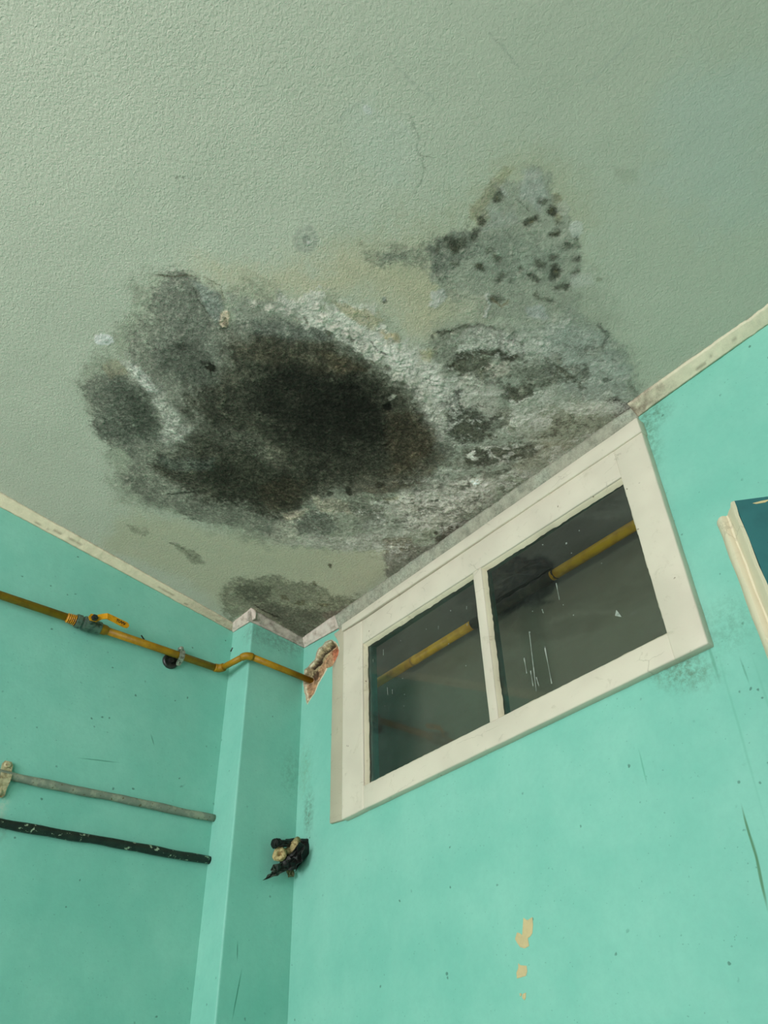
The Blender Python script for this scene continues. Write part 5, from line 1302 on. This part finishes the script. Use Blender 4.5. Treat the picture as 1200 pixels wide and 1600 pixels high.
# ------------------------------------------------------------------ two old pipes lower on the left wall
def old_pipe(name, a, b, r, mat, label):
    a, b = Vector(a), Vector(b)
    a = a + (a - b) * 0.9
    n = 60
    pts, rad = [], []
    for i in range(n + 1):
        t = i / n
        p = a + (b - a) * t
        pts.append(p + Vector((0, 0, 0.0008 * math.sin(t * 19) + 0.0005 * math.sin(t * 47))))
        rad.append(r * (1 + 0.05 * math.sin(t * 61) + 0.04 * math.sin(t * 23 + 1)))
    o = tube_obj(name, pts, rad, mat, None, 14, 0.05)
    return o
u1 = old_pipe('old_pipe', (-0.1210, -0.8135, 0.8282), (-0.1210, -0.2135, 0.8345), 0.0112, M['grey_pipe'], '')
tag(u1, 'upper old pipe on the left wall with flaking grey paint', 'pipe')
u2 = old_pipe('old_pipe', (-0.1210, -0.8236, 0.7075), (-0.1210, -0.2197, 0.7128), 0.0118, M['black_pipe'], '')
tag(u2, 'lower old pipe on the left wall, black and tarred with pale flakes', 'pipe')
bz = 0.8199; by = -0.8432
bk = empty('pipe_bracket', (XL, by, bz), 'rusty painted saddle bracket on the upper grey pipe at the left edge', 'bracket')
xo = XL + 0.0225
strap('strap', [(XL + 0.0040, bz + 0.047), (XL + 0.0060, bz + 0.038), (XL + 0.0075, bz + 0.024), (XL + 0.014, bz + 0.013), (xo, bz + 0.006), (xo + 0.001, bz - 0.003), (xo - 0.003, bz - 0.012), (XL + 0.011, bz - 0.019), (XL + 0.0070, bz - 0.028), (XL + 0.0060, bz - 0.042), (XL + 0.0040, bz - 0.048)], by - 0.015, by + 0.013, -0.003, M['bracket'], bk)
lathe_x('screw', [(XL, 0.0095), (XL + 0.011, 0.0095), (XL + 0.014, 0.0070), (XL + 0.015, 0.002)], M['bracket'], bk, by - 0.001, bz + 0.037, 12)
lathe_x('screw', [(XL, 0.0085), (XL + 0.011, 0.0085), (XL + 0.013, 0.0060), (XL + 0.014, 0.002)], M['bracket'], bk, by - 0.002, bz - 0.037, 12)
strap('ear', [(XL + 0.0035, bz + 0.020), (XL + 0.0105, bz + 0.014), (XL + 0.0125, bz - 0.002), (XL + 0.009, bz - 0.016), (XL + 0.003, bz - 0.024)], by - 0.045, by - 0.017, -0.003, M['bracket'], bk)

# ------------------------------------------------------------------ cut cable stub with tape and foam in the corner
cs = empty('cable_stub', (0.02, -0.03, 0.70), 'black taped cable stub with beige foam sleeve sticking out of the corner', 'cable stub')
ax0 = Vector((0.0269, -0.0120, 0.7582)); ax1 = Vector((0.0500, -0.0875, 0.7109))
# foam sleeve: thick-walled ring with an open bore, facing the room
fd = (Vector(CAM) - ax1).normalized(); fd = (fd * 0.75 + Vector((0.35, -0.55, 0.0))).normalized()
q0, q1 = ax1 - fd * 0.030, ax1
ua = fd.cross(Vector((0, 0, 1))).normalized(); ub = ua.cross(fd)
V, F = [], []
seg = 22
prof = [(0.0, 0.017), (0.4, 0.0195), (0.85, 0.0205), (1.0, 0.0165), (1.02, 0.011), (0.92, 0.0062), (0.45, 0.0055)]
for (t, r) in prof:
    for k in range(seg):
        a = 2 * math.pi * k / seg
        rr = r * (1 + 0.10 * math.sin(3 * a + 4 * t) + 0.08 * (random.random() - 0.5))
        V.append(q0 + (q1 - q0) * t + ua * math.cos(a) * rr + ub * math.sin(a) * rr)
for i in range(len(prof) - 1):
    for k in range(seg):
        F.append([i * seg + k, i * seg + (k + 1) % seg, (i + 1) * seg + (k + 1) % seg, (i + 1) * seg + k])
F.append(list(range(seg))); F.append([(len(prof) - 1) * seg + k for k in reversed(range(seg))])
fo = mesh('foam_sleeve', V, F, M['foam'], cs, smooth=True)
fo['label'] = 'beige foam sleeve end with a dark bore'
tube_obj('foam_neck', [(0.0417, -0.0200, 0.7642), (0.0542, -0.0340, 0.7403), (0.0340, -0.0404, 0.7315), q0 + fd * 0.004], [0.010, 0.0165, 0.013, 0.012], M['foam'], cs, 12, 0.25)
tube_obj('cable', [(0.0543, 0.0040, 0.7577), (0.0561, -0.0120, 0.7289), (0.0572, -0.0340, 0.7035), (0.0340, -0.0451, 0.6984), (0.0400, -0.0684, 0.6880)], [0.017, 0.021, 0.021, 0.018, 0.010], M['rubber'], cs, 10, 0.5)
tube_obj('cable', [(0.0260, -0.0296, 0.7555), (0.0360, -0.0563, 0.7484), (0.0440, -0.0836, 0.7435), (0.0500, -0.1068, 0.7362)], [0.011, 0.0105, 0.0085, 0.0135], M['rubber'], cs, 10, 0.25)
torn_sheet('tape_flap', [(0.0200, -0.0469, 0.7669), (0.0300, -0.0286, 0.7713), (0.0589, -0.0200, 0.7598), (0.0754, -0.0080, 0.7522), (0.0738, -0.0080, 0.7253), (0.0591, -0.0100, 0.6926), (0.0333, -0.0120, 0.6769), (0.0140, -0.0179, 0.6912), (0.0140, -0.0160, 0.7386)], M['rubber'], cs, 0.003, 0.009, 3)
torn_sheet('tape_flap', [(0.0520, -0.0656, 0.6944), (0.0580, -0.0444, 0.7195), (0.1048, -0.0500, 0.7357), (0.0994, -0.0300, 0.7225), (0.0912, -0.0340, 0.6884), (0.0653, -0.0400, 0.6724), (0.0500, -0.0541, 0.6721)], M['rubber'], cs, 0.003, 0.011, 21)
torn_sheet('tape_flap', [(0.0560, -0.1073, 0.7490), (0.0540, -0.0880, 0.7456), (0.0480, -0.0443, 0.7547), (0.0460, -0.0443, 0.7388), (0.0540, -0.0824, 0.7286), (0.0580, -0.1090, 0.7249)], M['rubber'], cs, 0.003, 0.006, 23)
torn_sheet('rag', [(0.0360, -0.0424, 0.7055), (0.0400, -0.0708, 0.6911), (0.0340, -0.0905, 0.6842), (0.0300, -0.0979, 0.6717), (0.0300, -0.0931, 0.6655), (0.0280, -0.1040, 0.6556), (0.0160, -0.1124, 0.6416), (0.0220, -0.0955, 0.6513), (0.0300, -0.0707, 0.6567), (0.0300, -0.0541, 0.6714), (0.0300, -0.0280, 0.6824)], M['rag'], cs, 0.002, 0.006, 9)
torn_sheet('tape_end', [(0.0220, -0.0388, 0.6897), (0.0240, -0.0248, 0.6949), (0.0220, -0.0135, 0.6793), (0.0200, -0.0159, 0.6652), (0.0160, -0.0309, 0.6621), (0.0180, -0.0376, 0.6766)], M['olive'], cs, 0.002, 0.004, 12)

# ------------------------------------------------------------------ open door leaf at the right edge
DTOP = 0.70
dd = Vector((math.cos(math.radians(40.5)), math.sin(math.radians(40.5)), 0)); dn = Vector((-dd.y, dd.x, 0))
f0 = Vector((1.7672, -0.4584, 0))
door = empty('door_1', (f0.x, f0.y, FLOOR), 'open petrol blue door leaf with cream moulded edge at the right', 'door', kind='structure')
prof = [(1.7672, -0.4584), (1.7640, -0.4612), (1.7618, -0.4600), (1.7575, -0.4535), (1.7530, -0.4500), (1.7500, -0.4465), (1.7462, -0.4425), (1.7436, -0.4425), (1.7415, -0.4462), (1.7385, -0.4482), (1.7349, -0.4475), (1.7290, -0.4420), (1.7247, -0.4350)]
e_back = f0 + dn * 0.044
prof += [((e_back).x, (e_back).y)]
top = [(x, y, DTOP + (0.0 if i < 5 else -0.004)) for i, (x, y) in enumerate(prof)]
NS = 60
V, F = [], []
n = len(prof)
for s in range(NS + 1):
    t = s / NS
    z = DTOP + (FLOOR + 0.012 - DTOP) * (t ** 1.3)
    for i, (x, y) in enumerate(prof):
        w_ = 0.0006 * math.sin(s * 1.7 + i * 0.9) * (0 < i < n - 1)
        ragged = 0.0009 * (random.random() - 0.5) if i == 0 else 0
        V.append((x + dd.x * (w_ + ragged * 2), y + dd.y * (w_ + ragged * 2), z - (0.004 * min(1, i / 4) if s == 0 else 0)))
for s in range(NS):
    for i in range(n):
        j = (i + 1) % n
        F.append([s * n + i, s * n + j, (s + 1) * n + j, (s + 1) * n + i])
F.append(list(range(n))); F.append([NS * n + i for i in reversed(range(n))])
ed = auto_smooth(mesh('edge_moulding', V, F, M['door_cream'], door), 38)
ed['label'] = 'cream painted moulded edge of the door leaf'
wd = 0.60
a, b = f0 + dd * 0.0005, f0 + dd * wd
ring = [a, b, b + dn * 0.042, a + dn * 0.042]
v, f = prism_pts([(p.x, p.y, DTOP) for p in ring], [(p.x, p.y, FLOOR + 0.012) for p in ring])
lf = mesh('leaf', v, f, M['door_teal'], door)
lf['label'] = 'petrol blue painted door leaf'
ch = [a + dd * 0.022, a + dd * 0.034, a + dd * 0.047, a + dd * 0.038, a + dd * 0.026]
zs = [0.6915, 0.6935, 0.6945, 0.6900, 0.6895]
v, f = prism_pts([(p.x - dn.x * 0.0006, p.y - dn.y * 0.0006, z) for p, z in zip(ch, zs)], [(p.x + dn.x * 0.001, p.y + dn.y * 0.001, z) for p, z in zip(ch, zs)])
mesh('paint_chip', v, f, M['chip'], lf)
for zc in (0.35, -0.45, -1.25):
    c0 = b + dd * 0.006
    tube_obj('hinge', [(c0.x, c0.y, zc - 0.05), (c0.x, c0.y, zc + 0.05)], 0.008, M['steel'], door, 12)
h0 = a + dd * 0.06 - dn * 0.002
tube_obj('handle', [(h0.x, h0.y, -0.45), (h0.x - dn.x * 0.05, h0.y - dn.y * 0.05, -0.45), (h0.x - dn.x * 0.05 + dd.x * 0.11, h0.y - dn.y * 0.05 + dd.y * 0.11, -0.45)], 0.008, M['steel'], door, 12)
